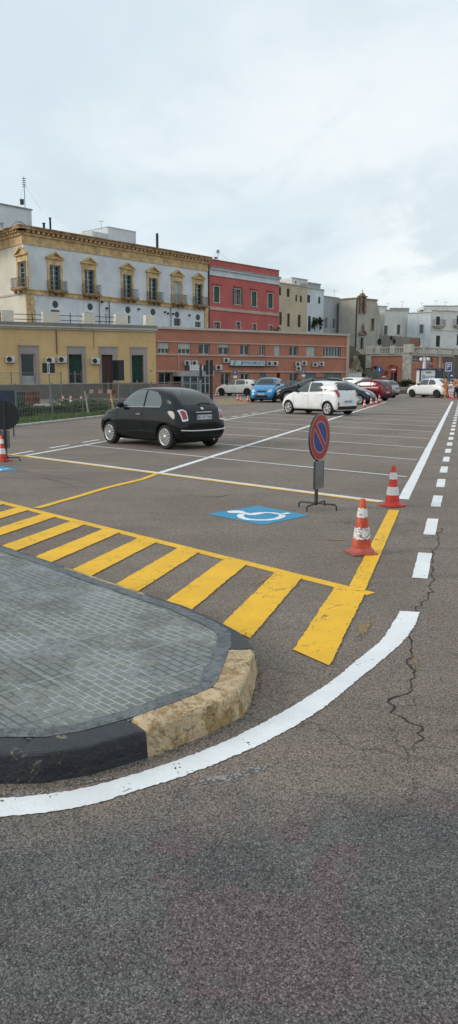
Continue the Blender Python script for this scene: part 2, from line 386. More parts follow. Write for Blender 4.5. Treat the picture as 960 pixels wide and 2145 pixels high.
# transverse double line (white beyond, yellow on our side)
TR = (G(60, 957) - G(803, 1052)).normalized(); tA = G(803, 1051); tB = G(58, 955.5)
mb = MB(); ribbon(mb, [tA, tB], .11, .0056, .004, .25); struct(mb.build('bay_end_line', 'white_paint_thin'))
perp = Vector((TR.y, -TR.x, 0)); perp = perp if perp.y < 0 else -perp
mb = MB(); ribbon(mb, [tA + perp * .10, tB + perp * .10 - TR * .0], .085, .0060, .006, .25); ribbon(mb, [tB + perp * .1, tB + perp * .1 + TR * 3], .1, .0064, .006, .25)
yw = G(826, 1069); ribbon(mb, [yw, G(746, 1238)], .14, .0068, .003, .15)
cen0 = G(328, 993)
ribbon(mb, [cen0, G(300, 1004), G(225, 1022), G(165, 1040), G(78, 1065)], .11, .0072, .008, .2)
struct(mb.build('yellow_bay_line', 'yellow_paint'))
# centre and left lines of the lot
CE = (G(760, 857) - G(330, 991)).normalized()
mb = MB(); ribbon(mb, [cen0, cen0 + CE * 42], .13, .0048, .005, .4); struct(mb.build('centre_line', 'white_paint'))
L0 = G(52, 955); LE = (G(583, 860) - L0).normalized()
mb = MB(); ribbon(mb, [L0, L0 + LE * 42], .13, .0050, .005, .4)
off = Vector((-LE.y, LE.x, 0)) * .42
for i in range(13): ribbon(mb, [L0 + off + LE * (.1 + 1.7 * i), L0 + off + LE * (1.05 + 1.7 * i)], .11, Z1, .008, .2)
struct(mb.build('left_line', 'white_paint_thin'))
# stall lines
mb = MB(); s0 = G(854, 999.6)
def isect(p, d, q, e):
    den = d.x * e.y - d.y * e.x; t_ = ((q.x - p.x) * e.y - (q.y - p.y) * e.x) / den; return p + d * t_
for i in range(15):
    a = s0 + E1 * (2.886 * i) + E2 * .02; b = isect(a, azv(-47.3), L0, LE)
    ribbon(mb, [a, b], .085, Z2, .005, .4)
struct(mb.build('stall_lines', 'white_paint_thin'))
# yellow hatching: border and stripes
HB = azv(-43.4); h0 = G(777, 1245)
mb = MB(); ribbon(mb, [h0, h0 + HB * 13], .115, Z1, .004, .2)
q0 = (G(694.6, 1238.8) + G(764.6, 1250)) / 2; q0 = isect(q0, azv(17.5), h0, HB)
for i in range(17):
    a = q0 + HB * (.668 * i); wd = .262 if i else .275
    n = Vector((-HB.y, HB.x, 0)); ax = azv(17.5)
    A = [a + HB * .152 - ax * .03, a + HB * .152 - ax * 1.60]; B = [a - HB * .152 - ax * .03, a - HB * .152 - ax * 1.65]
    edgeband(mb, A, B, Z2, 45, .005)
struct(mb.build('yellow_hatching', 'yellow_paint'))
# disabled bay symbols
def diamond(dv):
    c = [G(436, 1077.4) + dv, G(539, 1059.5) + dv, G(649, 1080) + dv, G(550, 1100) + dv]
    m1 = MB(); pts = []
    for a, b in zip(c, c[1:] + c[:1]): pts += [jit(a.lerp(b, i / 8), .006) for i in range(8)]
    m1.add([(p.x, p.y, Z1) for p in pts], [tuple(range(len(pts)))[::-1]]); o = m1.build('disabled_bay_square', 'blue_paint'); struct(o)
    m2 = MB(); blob(m2, G(494, 1073.3) + dv, .115, .10, Z2, 20, rag=.04)
    def st(pl, wd): ribbon(m2, [G(*p) + dv for p in pl], wd, Z2 + len(m2.f) * .00001, .002, .05)
    st([(500, 1073.8), (514, 1076.3), (530, 1080)], .085); st([(522, 1078.3), (534, 1076.3), (548, 1074.6)], .06); st([(528, 1080), (545, 1077), (556, 1074.8), (572, 1075.6), (588, 1078.6), (596, 1077.6), (607, 1075.6)], .07)
    st([(508, 1077.8), (503, 1081.5), (507, 1086), (520, 1089.3), (540, 1090.6), (562, 1090.4), (580, 1087.8), (591, 1083.5), (591, 1080)], .085)
    struct(m2.build('wheelchair_symbol', 'white_paint'))
diamond(Vector((0, 0, 0))); diamond(G(41, 984.5) - G(649, 1080))
mb = MB(); blob(mb, G(706, 1131), .11, .05, Z1, rag=.5); blob(mb, G(762, 1318), .04, .22, Z1, rot=-.3, rag=.6); blob(mb, G(548, 1215), .05, .2, Z1, rot=-.4, rag=.7)
blob(mb, G(868, 1388), .03, .12, Z1 * .6, rot=-.1, rag=.6)
struct(mb.build('old_yellow_paint', 'old_yellow'))
mb = MB()
for k in range(5): ribbon(mb, [G(452 + k * 2, 847 - k * 2.6), G(520 + k * 5, 845.5 - k * 2.6)], .5, Z1, .03, 1.2)
struct(mb.build('far_yellow_hatching', 'yellow_paint_thin'))
# cracks
M('crack_dark', (.028, .024, .020), .95, 0, .2)
mb = MB()
def crack(pl, wd):
    pts = [G(*p) for p in pl]; P = []
    for a, b in zip(pts[:-1], pts[1:]):
        n = max(2, int((b - a).length / .035)); nn = Vector((-(b - a).y, (b - a).x, 0)).normalized()
        P += [a.lerp(b, i / n) + nn * random.uniform(-.010, .010) + nn * .05 * noise.noise(Vector((a.x * 3 + i * .22, a.y * 3, 1))) for i in range(n)]
    P.append(pts[-1]); k0 = random.random() * 9
    L = []; Q = []
    for i, p in enumerate(P):
        d = (P[min(i + 1, len(P) - 1)] - P[max(i - 1, 0)]).normalized(); n = Vector((-d.y, d.x, 0))
        ww = max(.0012, wd * (.35 + 1.3 * abs(noise.noise(Vector((i * .31, k0, 0)))))) * min(1, (len(P) - i) / 5)
        L.append(Vector(((p + n * ww / 2).x, (p + n * ww / 2).y, .003))); Q.append(Vector(((p - n * ww / 2).x, (p - n * ww / 2).y, .003)))
    m = len(L); mb.add(L + Q, [(i, m + i, m + i + 1, i + 1) for i in range(m - 1)])
crack([(925, 1107), (913, 1148), (905, 1200), (900, 1242), (880, 1272), (862, 1300), (866, 1358), (861, 1382), (870, 1405), (868, 1420), (847, 1454), (812, 1479), (827, 1500), (877, 1521), (877, 1545), (864, 1567)], .012)
crack([(847, 1454), (880, 1462), (872, 1478), (815, 1482)], .006); crack([(877, 1521), (960, 1529), (1010, 1527)], .004)
crack([(812, 1479), (775, 1468), (752, 1464)], .003)
crack([(960, 1610), (914, 1598), (864, 1633), (868, 1667), (852, 1708), (793, 1729), (760, 1771), (739, 1783), (748, 1812)], .003)
crack([(852, 1708), (900, 1715), (965, 1700)], .003); crack([(694, 1610), (740, 1606), (790, 1602)], .003)
crack([(965, 1200), (1000, 1210)], .01); crack([(905, 1200), (960, 1200)], .003); crack([(540, 1385), (600, 1410), (660, 1415), (700, 1440)], .004)
for pl in ([(30, 985), (120, 1000), (200, 1012)], [(380, 1035), (440, 1042), (500, 1035)], [(90, 1000), (160, 1020)]): crack(pl, .02)
struct(mb.build('asphalt_crack', 'crack_dark'))

# ------------------------------------------------------------------ kerbed traffic island
KH = .13
top_px = [(90, 1577), (187, 1561), (305, 1528), (400, 1493), (470, 1464), (500, 1449), (514, 1426), (531, 1366), (529, 1352), (505, 1325), (450, 1296), (385, 1268), (305, 1243), (215, 1213), (130, 1184), (60, 1160), (0, 1141)]
tp = [G(*p, KH).xy.to_3d() for p in top_px]
tp = [tp[0] + Vector((-9, .35, 0)), tp[0] + Vector((-3, .15, 0)), tp[0] + Vector((-1.0, .0, 0))] + tp + [tp[-1] + (tp[-1] - tp[-2]).normalized() * 3, tp[-1] + (tp[-1] - tp[-2]).normalized() * 9]
def resample(P, step):
    out = []; seg = []
    for i, (a, b) in enumerate(zip(P[:-1], P[1:])):
        st = step if (a.length < 9 and b.length < 9) else .4
        n = max(1, int((b - a).length / st)); out += [a.lerp(b, k / n) for k in range(n)]
    return out + [P[-1]]
kp = resample(tp, .03)
def normals(P):
    N = []
    for i in range(len(P)):
        d = (P[min(i + 3, len(P) - 1)] - P[max(i - 3, 0)]).normalized(); N.append(Vector((-d.y, d.x, 0)))   # left of travel = inwards
    return N
for _ in range(3):
    N = normals(kp); N = [(N[max(i - 1, 0)] + N[i] + N[min(i + 1, len(N) - 1)]).normalized() for i in range(len(N))]
def closest(P, q): return min(range(len(P)), key=lambda i: (P[i] - q.xy.to_3d()).length)
ia = closest(kp, G(305, 1528, KH)); ib = closest(kp, G(530, 1362, KH)); ic = closest(kp, G(305, 1243, KH)); idd = closest(kp, G(140, 1187, KH)); ij = closest(kp, G(50, 1578, KH))
KW = .155
def kw(i): return .155 + (.05 - .155) * min(1, max(0, (i - ib) / 14))
def kerb(i0, i1, matn, seam=True, rough=1.0):
    m_ = MB(); vs = []; idx = list(range(i0, i1 + 1)); prof_n = 0
    for j, i in enumerate(idx):
        p, n = kp[i], N[i]; e = min(j, len(idx) - 1 - j); g = .008 if seam and e == 0 else 0
        a = noise.noise(Vector((i * .09, 3.3, 0))); b_ = noise.noise(Vector((i * .23, 8.1, 0))); c_ = noise.noise(Vector((i * .5, 1.1, 0)))
        w1 = rough * (.007 * a + .004 * b_)
        row = [p - n * (.022 + w1) + Vector((0, 0, -.01)), p - n * (.014 + w1 + .003 * c_) + Vector((0, 0, .035)), p - n * (.010 + .004 * c_ * rough) + Vector((0, 0, .075)),
               p - n * (.004 + .003 * b_ * rough) + Vector((0, 0, KH - .012 - g)), p + n * (.001 + rough * .005 * max(0, c_)) + Vector((0, 0, KH - .003 - g - rough * .006 * max(0, b_))),
               p + n * .016 + Vector((0, 0, KH - g + rough * .002 * a)), p + n * kw(i) * .45 + Vector((0, 0, KH - g + rough * .004 * c_)), p + n * kw(i) * .78 + Vector((0, 0, KH - g + .003 * b_)), p + n * (kw(i) - .01 + .008 * rough * b_) + Vector((0, 0, KH - g)), p + n * (kw(i) + .004) + Vector((0, 0, KH - .03))]
        prof_n = len(row); vs += row
    m_.add(vs, [(j * prof_n + k, (j + 1) * prof_n + k, (j + 1) * prof_n + k + 1, j * prof_n + k + 1) for j in range(len(idx) - 1) for k in range(prof_n - 1)], 0, False)
    m_.add(vs[:prof_n], [tuple(range(prof_n))[::-1]]); m_.add(vs[-prof_n:], [tuple(range(prof_n))])
    return struct(m_.build('kerb', matn))
kerb(0, ij, 'kerb_black'); kerb(ij, ia, 'kerb_black'); 
im = closest(kp, G(500, 1449, KH))
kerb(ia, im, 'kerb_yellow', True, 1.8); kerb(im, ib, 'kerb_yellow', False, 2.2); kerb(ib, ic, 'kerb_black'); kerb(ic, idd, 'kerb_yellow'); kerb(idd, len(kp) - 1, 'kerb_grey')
def strip_poly(off0, off1, z0, z1, matn, name):
    m_ = MB(); A = [kp[i] + N[i] * (off0 + kw(i)) for i in range(0, len(kp), 2)]; B = [kp[i] + N[i] * (off1 + kw(i) + .02 * noise.noise(Vector((i * .12, 5, 0)))) for i in range(0, len(kp), 2)]
    vs = [Vector((p.x, p.y, z0)) for p in A] + [Vector((p.x, p.y, z1)) for p in B]; n = len(A)
    m_.add(vs, [(i, i + 1, n + i + 1, n + i) for i in range(n - 1)]); return struct(m_.build(name, matn))
strip_poly(-.012, .075, KH + .002, KH + .002, 'rough_cement', 'pavement_border')
inner = [kp[i] + N[i] * (kw(i) - .025) for i in range(0, len(kp), 3)]
bm = bmesh.new(); vv = [bm.verts.new((p.x, p.y, KH - .004)) for p in inner]; bm.faces.new(vv); bmesh.ops.triangulate(bm, faces=bm.faces[:])
for f in bm.faces:
    if f.normal.z < 0: f.normal_flip()
me = bpy.data.meshes.new('pavement'); bm.to_mesh(me); bm.free(); me.materials.append(MATS['pavers']); po = bpy.data.objects.new('pavement', me); COL.objects.link(po); struct(po)
# grit collected along the foot of the kerb
M('grit', (.13, .11, .09), .95, 0, .3, 30)
mb = MB()
for i in range(0, len(kp) - 1, 1):
    if kp[i].length > 7: continue
    for k in range(3):
        c = kp[i].lerp(kp[i + 1], random.random()) - N[i] * (.028 + abs(random.gauss(0, .02))); s_ = random.uniform(.0015, .0045)
        mb.box(c.x - s_, c.x + s_, c.y - s_, c.y + s_, 0, s_ * 1.3, 0, None)
tag(mb.build('grit', 'grit'), 'loose grit lying along the foot of the kerb', 'grit', kind='stuff')

# ================================================================== buildings
class Fac:
    """a vertical wall plane from A to B (left to right seen from outside)"""
    def __init__(s, A, B):
        s.A = Vector((A[0], A[1], 0)); s.B = Vector((B[0], B[1], 0)); s.L = (s.B - s.A).length
        s.u = (s.B - s.A) / s.L; s.n = Vector((s.u.y, -s.u.x, 0))
    def uv(s, px, py):
        d = ray(px, py); o = Vector((0, 0, CAMH)); t_ = (s.A - o).dot(s.n) / d.dot(s.n); p = o + d * t_
        return (p - s.A).dot(s.u), p.z
    def P(s, u, z, d=0.0): return s.A + s.u * u + s.n * d + Vector((0, 0, z))
    def box(s, mb, u0, u1, z0, z1, d0, d1, mi=0):
        c = [s.P(u, z, d) for u, d, z in ((u0, d1, z0), (u1, d1, z0), (u1, d0, z0), (u0, d0, z0), (u0, d1, z1), (u1, d1, z1), (u1, d0, z1), (u0, d0, z1))]
        mb.add(c, [(0, 3, 2, 1), (4, 5, 6, 7), (0, 1, 5, 4), (1, 2, 6, 5), (2, 3, 7, 6), (3, 0, 4, 7)], mi)
    def rect(s, r):
        """pixel rectangle (x0,x1,y0,y1) -> u0,u1,z0,z1 taken on the plane"""
        x0, x1, y0, y1 = r; xm = (x0 + x1) / 2
        return s.uv(x0, (y0 + y1) / 2)[0], s.uv(x1, (y0 + y1) / 2)[0], s.uv(xm, y1)[1], s.uv(xm, y0)[1]
def wall(f, mb, z0, z1, holes, dep=.28, u0=0.0, u1=None, dark=1):
    """wall face with real openings, reveals and a dark room behind each"""
    u1 = f.L if u1 is None else u1
    us = sorted({u0, u1, *[h[0] for h in holes], *[h[1] for h in holes]}); zs = sorted({z0, z1, *[h[2] for h in holes], *[h[3] for h in holes]})
    us = [u for u in us if u0 - 1e-6 <= u <= u1 + 1e-6]; zs = [z for z in zs if z0 - 1e-6 <= z <= z1 + 1e-6]
    for a, b in zip(us[:-1], us[1:]):
        for c, d in zip(zs[:-1], zs[1:]):
            m_, n_ = (a + b) / 2, (c + d) / 2
            if any(h[0] < m_ < h[1] and h[2] < n_ < h[3] for h in holes): continue
            mb.quad(f.P(a, c), f.P(b, c), f.P(b, d), f.P(a, d), 0)
    for a, b, c, d in [h[:4] for h in holes]:
        mb.quad(f.P(a, c), f.P(a, d), f.P(a, d, -dep), f.P(a, c, -dep), 0); mb.quad(f.P(b, d), f.P(b, c), f.P(b, c, -dep), f.P(b, d, -dep), 0)
        mb.quad(f.P(a, d), f.P(b, d), f.P(b, d, -dep), f.P(a, d, -dep), 0); mb.quad(f.P(b, c), f.P(a, c), f.P(a, c, -dep), f.P(b, c, -dep), 0)
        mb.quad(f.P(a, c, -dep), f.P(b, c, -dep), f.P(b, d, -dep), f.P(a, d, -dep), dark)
def plain(mb, a, b, z0, z1, mi=0):
    mb.quad((*a, z0), (*b, z0), (*b, z1), (*a, z1), mi)
class Bld:
    def __init__(s, name, loc, label, cat='building', group=None):
        s.root = empty(name, loc, 0, label, cat, group); s.o = Vector(loc)
    def put(s, mb, name, mats, parent=None, label=None):
        mb.v = [v - s.o for v in mb.v]; o = mb.build(name, mats, parent or s.root)
        if label: o['label'] = label
        return o
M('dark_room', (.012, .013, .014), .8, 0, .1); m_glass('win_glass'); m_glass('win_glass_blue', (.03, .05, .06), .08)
M('frame_white', (.55, .56, .55), .5, 0, .1, 3); M('shutter_green', (.022, .085, .06), .55, 0, .2, 3); M('shutter_palegreen', (.10, .16, .13), .6, 0, .2, 3)
M('shutter_brown', (.055, .022, .018), .6, 0, .2, 3); M('shutter_dark', (.03, .034, .036), .6, 0, .2); M('iron', (.035, .036, .036), .5, .3, .2); M('blind_white', (.42, .45, .42), .6, 0, .1, 3)
M('ochre_stone', (.60, .42, .21), .85, 0, .22, 1.5, .3, 6); M('brown_stone', (.34, .22, .115), .9, 0, .3, 2, .4, 8); M('rust_stone', (.26, .18, .13), .9, 0, .3, 2, .4, 8); M('pale_stone', (.46, .45, .39), .85, 0, .2, 2, .3, 8)
M('roof_grey', (.30, .30, .29), .9, 0, .15, 1)
wallmat('w_white', (.62, .66, .68), (.28, .27, .25), .12, .22); wallmat('w_white_low', (.68, .72, .75), (.16, .15, .14), .5, .5); wallmat('w_cream', (.66, .62, .52), (.32, .29, .24), .2, .3)
wallmat('w_red', (.48, .13, .12), (.20, .06, .05), .2, .25); wallmat('w_beige', (.52, .44, .31), (.25, .2, .14), .2, .25); wallmat('w_whitecool', (.60, .655, .68), (.20, .21, .21), .3, .5)
wallmat('w_grey', (.40, .425, .44), (.12, .12, .12), .4, .6); wallmat('w_church', (.44, .42, .355), (.13, .12, .10), .4, .6); wallmat('w_warmwhite', (.72, .715, .675), (.28, .27, .25), .18, .3)
wallmat('w_salmon', (.43, .19, .13), (.24, .10, .07), .2, .25); wallmat('w_pinkband', (.50, .36, .30), (.3, .22, .18), .2, .3); wallmat('w_yellow', (.60, .43, .215), (.26, .15, .05), .25, .3, (.20, .085, .035), .03)
wallmat('w_stone', (.14, .125, .105), (.07, .065, .055), .5, .6); wallmat('w_ruin', (.22, .215, .19), (.05, .05, .045), .6, .6); wallmat('w_brick', (.22, .13, .095), (.12, .07, .05), .4, .4)
wallmat('w_coping', (.48, .46, .41), (.10, .09, .075), .6, .6); wallmat('w_mauve', (.33, .29, .28), (.14, .12, .11), .2, .4)

def window(b, f, r, dep=.14, style='glass', frame_w=.06, sh='shutter_green', mull=1, transoms=2, glass='win_glass'):
    """frame with panes set back in the opening r (u0,u1,z0,z1); optional shutters"""
    u0, u1, z0, z1 = r; m_ = MB(); e = .004
    f.box(m_, u0 + e, u0 + frame_w, z0 + e, z1 - e, -dep - .05, -dep); f.box(m_, u1 - frame_w, u1 - e, z0 + e, z1 - e, -dep - .05, -dep)
    f.box(m_, u0 + frame_w, u1 - frame_w, z1 - frame_w, z1 - e, -dep - .05, -dep); f.box(m_, u0 + frame_w, u1 - frame_w, z0 + e, z0 + frame_w, -dep - .05, -dep)
    for k in range(mull):
        c = u0 + (u1 - u0) * (k + 1) / (mull + 1); f.box(m_, c - frame_w * .6, c + frame_w * .6, z0 + frame_w, z1 - frame_w, -dep - .045, -dep + .01)
    for k in range(transoms):
        c = z0 + (z1 - z0) * (k + 1) / (transoms + 1); f.box(m_, u0 + frame_w, u1 - frame_w, c - .018, c + .018, -dep - .04, -dep - .003)
    wn = b.put(m_, 'window', 'frame_white'); g = MB()
    g.quad(f.P(u0 + e, z0 + e, -dep - .03), f.P(u1 - e, z0 + e, -dep - .03), f.P(u1 - e, z1 - e, -dep - .03), f.P(u0 + e, z1 - e, -dep - .03)); b.put(g, 'pane', glass, wn)
    return wn
def slats(f, mb, u0, u1, z0, z1, d0, d1, n):
    h = (z1 - z0); fr = .05
    f.box(mb, u0, u0 + fr, z0, z1, d0, d1); f.box(mb, u1 - fr, u1, z0, z1, d0, d1); f.box(mb, u0 + fr, u1 - fr, z1 - fr, z1, d0, d1); f.box(mb, u0 + fr, u1 - fr, z0, z0 + fr, d0, d1)
    f.box(mb, u0 + fr, u1 - fr, z0 + fr, z1 - fr, d0, d0 + .008)
    for k in range(n):
        c = z0 + fr + (h - 2 * fr) * (k + .5) / n; w_ = (h - 2 * fr) / n * .36
        a = [f.P(u0 + fr, c - w_, d1 - .004), f.P(u1 - fr, c - w_, d1 - .004), f.P(u1 - fr, c + w_, d0 + .012), f.P(u0 + fr, c + w_, d0 + .012)]; mb.quad(*a)
def shutters(b, f, r, style, matn, parent=None):
    u0, u1, z0, z1 = r; m = (u0 + u1) / 2
    if style == 'closed':
        for a, c in ((u0 + .01, m - .008), (m + .008, u1 - .01)):
            s_ = MB(); slats(f, s_, a, c, z0 + .01, z1 - .01, -.10, -.06, 14); b.put(s_, 'shutter', matn, parent)
    elif style == 'open':
        w_ = (u1 - u0) / 2
        for a, c in ((u0 - w_ * .95, u0 - .02), (u1 + .02, u1 + w_ * .95)):
            s_ = MB(); slats(f, s_, a, c, z0, z1, .006, .045, 14); b.put(s_, 'shutter', matn, parent)
    elif style == 'roller':
        s_ = MB(); n = max(4, int((z1 - z0) / .09))
        f.box(s_, u0 + .01, u1 - .01, z0, z1 - .01, -.10, -.085)
        for k in range(n):
            c = z0 + (z1 - z0) * (k + .5) / n; hh = (z1 - z0) / n * .4; s_.quad(f.P(u0 + .02, c - hh, -.068), f.P(u1 - .02, c - hh, -.068), f.P(u1 - .02, c + hh, -.082), f.P(u0 + .02, c + hh, -.082))
        b.put(s_, 'shutter', matn, parent)
def trim(b, f, r, wd, matn, sill=True, proud=.04):
    u0, u1, z0, z1 = r; m_ = MB()
    f.box(m_, u0 - wd, u0, z0, z1, .003, proud); f.box(m_, u1, u1 + wd, z0, z1, .003, proud); f.box(m_, u0 - wd, u1 + wd, z1, z1 + wd, .003, proud)
    if sill: f.box(m_, u0 - wd * 1.3, u1 + wd * 1.3, z0 - wd * .7, z0, .003, proud * 2.2)
    b.put(m_, 'window_surround', matn)
def line_at(Pa, dr, px):
    """ground point of the plan line Pa + t*dr seen at image column px"""
    k = (px - 480) / 1600 * math.cos(0); d = ray(px, 790); kk = d.x / d.y
    t_ = (kk * Pa[1] - Pa[0]) / (dr[0] - kk * dr[1]); return (Pa[0] + dr[0] * t_, Pa[1] + dr[1] * t_)
def railing(f, mb, u0, u1, z0, z1, d, sp=.13, side=None, r=.009):
    f.box(mb, u0, u1, z1 - .03, z1, d - .02, d + .02); f.box(mb, u0, u1, z0 + .04, z0 + .06, d - .012, d + .012)
    n = max(2, int((u1 - u0) / sp))
    for k in range(n + 1):
        c = u0 + (u1 - u0) * k / n; f.box(mb, c - r, c + r, z0, z1 - .03, d - r, d + r)
    if side:
        for uu in (u0, u1):
            f.box(mb, uu - .02, uu + .02, z1 - .03, z1, side, d - .02); m = max(2, int((d - side) / sp))
            for k in range(m): c = side + (d - side) * k / m; f.box(mb, uu - r, uu + r, z0, z1 - .03, c - r, c + r)
# --- upper town ground: a raised terrace the old houses stand on
UT = 6.2
mb = MB()
mb.prism([(-120, 66), (-22.8, 66.5), (-9.0, 86), (12.2, 101), (15.0, 106), (19.3, 118.5), (17, 200), (-120, 200)][::1], -.05, UT); struct(mb.build('upper_terrace', 'w_stone'))
mb = MB(); mb.prism([(19.4, 118.6), (19.6, 113.0), (25.2, 109), (80, 152.0), (80, 230), (17.1, 230)], -.05, 4.95); struct(mb.build('lower_terrace', 'w_stone'))

# --- white palazzo
PA = (-2.84, 105.0); PD = (.66, .7513)
cl = line_at(PA, PD, 61); cr = line_at(PA, PD, 436.5)
F = Fac(cl, cr); sdir = azv(-42); SF = Fac((cl[0] + sdir.x * 15, cl[1] + sdir.y * 15), cl)
b = Bld('palazzo', (cl[0], cl[1], UT), 'white palazzo with ochre cornice and seven pedimented balcony windows'); TOP = F.uv(436, 552)[1]
zc_top = (F.uv(61, 475)[1] + F.uv(436, 541)[1]) / 2
wins = [(101, 129, 556, 611), (176, 197.5, 564.5, 615.5), (259, 274.5, 574.6, 623), (312.4, 327.8, 582.7, 628), (363.4, 377.9, 590.8, 637), (408, 422.6, 596, 641)]
wr = [F.rect(x) for x in wins]; z0a = sum(x[2] for x in wr) / len(wr) + .05; z1a = sum(x[3] for x in wr) / len(wr)
cus = [(x[0] + x[1]) / 2 for x in wr]; ww = 1.42
openings = [(c - ww / 2, c + ww / 2, z0a, z1a) for c in cus]
lowr = [F.rect(x) for x in ((107, 126, 649, 661), (180, 199, 655, 667), (263.5, 274, 661, 678), (316, 327, 665, 677), (365, 379, 667, 683), (409, 421, 674, 686))]
beltz = (F.uv(436, 652)[1] + F.uv(75, 616)[1]) / 2
m1 = MB(); wall(F, m1, beltz, zc_top - .3, openings, .35)
sw = SF.rect((41, 57.5, 554, 609)); sop = [(sw[0] - .1, sw[1] + .05, z0a, z1a)]
ap = Vector((*cl, 0)); backd = F.n * -16
bl_ = Vector((*cr, 0)) + backd; sl_ = SF.A
b.put(m1, 'upper_wall', ['w_white', 'dark_room'])
m1 = MB(); wall(SF, m1, UT - .3, zc_top - .3, sop, .35); b.put(m1, 'side_wall', ['w_cream', 'dark_room'])
m1 = MB(); wall(F, m1, UT - .3, beltz, lowr, .3); b.put(m1, 'lower_wall', ['w_white_low', 'dark_room'])
m1 = MB(); plain(m1, cr, (bl_.x, bl_.y), UT, zc_top - .3); plain(m1, (bl_.x, bl_.y), (sl_.x, sl_.y), UT, zc_top - .3); b.put(m1, 'rear_wall', 'w_white')
m1 = MB(); m1.prism([(sl_.x, sl_.y), cl, cr, (bl_.x, bl_.y)], zc_top - .32, zc_top - .3); b.put(m1, 'roof', 'roof_grey')
for ff, e0, e1 in ((F, -.9, 0), (SF, 0, .9)):
    m1 = MB(); Lf = ff.L; 
    ff.box(m1, 0, Lf, zc_top - 1.75, zc_top - .85, .003, .10 if ff is F else .11); ff.box(m1, 0, Lf, zc_top - .85, zc_top - .60, .003, .30 if ff is F else .31); b.put(m1, 'frieze', 'ochre_stone')
    m1 = MB(); ff.box(m1, e0 if ff is F else 0, Lf - e0 * 0 + (e1 if ff is SF else 0), zc_top - .38, zc_top - .12, -.5, .78 if ff is F else .77); ff.box(m1, e0 if ff is F else 0, Lf + (e1 if ff is SF else 0), zc_top - .12, zc_top, -.5, .9 if ff is F else .89); b.put(m1, 'cornice', 'brown_stone')
    m1 = MB(); n = int(Lf / .62)
    for k in range(n): c = (k + .5) * Lf / n; ff.box(m1, c - .13, c + .13, zc_top - .60, zc_top - .382, .003, .66)
    b.put(m1, 'modillions', 'ochre_stone')
m1 = MB(); F.box(m1, 0, F.L, beltz - .02, beltz + .42, .003, .14); F.box(m1, 0, F.L, beltz + .42, beltz + .52, .003, .24); b.put(m1, 'belt_course', 'ochre_stone')
m1 = MB(); SF.box(m1, 0, SF.L, beltz - .02, beltz + .2, .003, .10); b.put(m1, 'belt_course', 'pale_stone')
for u0, u1 in ((0, 1.15), (F.L - .75, F.L - .05)):
    m1 = MB(); z = UT; k = 0
    while z < beltz - .1:
        F.box(m1, u0, u1 - (.14 if k % 2 and u0 == 0 else 0), z, min(z + .5, beltz - .03), .003, .12); z += .52; k += 1
    b.put(m1, 'quoin', 'ochre_stone')
def pediment(b, ff, r, wx=.28):
    u0, u1, z0, z1 = r; m1 = MB()
    ff.box(m1, u0 - wx, u0, z0 - .05, z1 + .02, .003, .12); ff.box(m1, u1, u1 + wx, z0 - .05, z1 + .02, .003, .12); ff.box(m1, u0 - wx, u1 + wx, z1 + .02, z1 + .62, .003, .12)
    ff.box(m1, u0 - wx - .16, u1 + wx + .16, z1 + .62, z1 + .74, .003, .34); a = u0 - wx - .22; c = u1 + wx + .22; m = (a + c) / 2; zt = z1 + .74; hp = (c - a) * .27
    for (p, q) in ((a, m), (c, m)):
        P0 = [(p, zt), (q, zt + hp), (q, zt + hp - .15), (p + (.3 if p < q else -.3), zt)]
        v = [ff.P(u, z, .36) for u, z in P0] + [ff.P(u, z, .003) for u, z in P0]; m1.add(v, [(0, 1, 2, 3), (7, 6, 5, 4), (0, 4, 5, 1), (2, 6, 7, 3), (1, 5, 6, 2), (3, 7, 4, 0)])
    v = [ff.P(a + .28, zt, .10), ff.P(c - .28, zt, .10), ff.P(m, zt + hp - .14, .10)]; m1.add(v, [(0, 1, 2)])
    b.put(m1, 'window_surround', 'ochre_stone')
def balcony(b, ff, r, over=.42, dp=.85):
    u0, u1, z0, z1 = r; m1 = MB(); ff.box(m1, u0 - over, u1 + over, z0 - .20, z0 - .03, .25, dp); ff.box(m1, u0 - over + .08, u1 + over - .08, z0 - .32, z0 - .20, .25, dp - .1)
    for c in (u0 - .1, (u0 + u1) / 2, u1 + .1): ff.box(m1, c - .1, c + .1, z0 - .60, z0 - .32, .25, dp - .3)
    bo = b.put(m1, 'balcony', 'brown_stone'); m2 = MB(); railing(ff, m2, u0 - over + .04, u1 + over - .04, z0 - .03, z0 + .98, dp - .06, .12, .1); b.put(m2, 'railing', 'iron', bo)
for i, r in enumerate(openings):
    wn = window(b, F, r, .2, transoms=4, mull=1, frame_w=.09, glass='win_glass_blue' if i != 4 else 'blind_white'); pediment(b, F, r); balcony(b, F, r)
    m = (r[0] + r[1]) / 2
    if i != 4:
        for a, c in ((r[0] - .0, r[0] + .27), (r[1] - .27, r[1])):
            s_ = MB(); slats(F, s_, a + .01, c - .01, r[2] + .02, r[3] - .02, -.10, -.05, 18); b.put(s_, 'shutter', 'shutter_palegreen', wn)
window(b, SF, sop[0], .2, transoms=4, frame_w=.09); pediment(b, SF, sop[0]); balcony(b, SF, sop[0])
for i, r in enumerate(lowr): window(b, F, r, .18, transoms=0, mull=1 if i % 2 else 0, frame_w=.05)
for i, (x, y) in enumerate([(116, 637.5), (189, 642.5), (268, 649), (320.5, 653.7), (371, 659), (414.8, 664.8)]):
    u, z = F.uv(x, y); m1 = MB(); n = 18; m1.add([F.P(u + math.cos(2 * math.pi * k / n) * .30, z + math.sin(2 * math.pi * k / n) * .30, .035) for k in range(n)], [tuple(range(n))], 0)
    ring = [F.P(u + math.cos(2 * math.pi * k / n) * .34, z + math.sin(2 * math.pi * k / n) * .34, .01) for k in range(n + 1)]; m1.tube(ring, .045, 6, 1, caps=False); b.put(m1, 'round_window', ['win_glass', 'shutter_dark'])
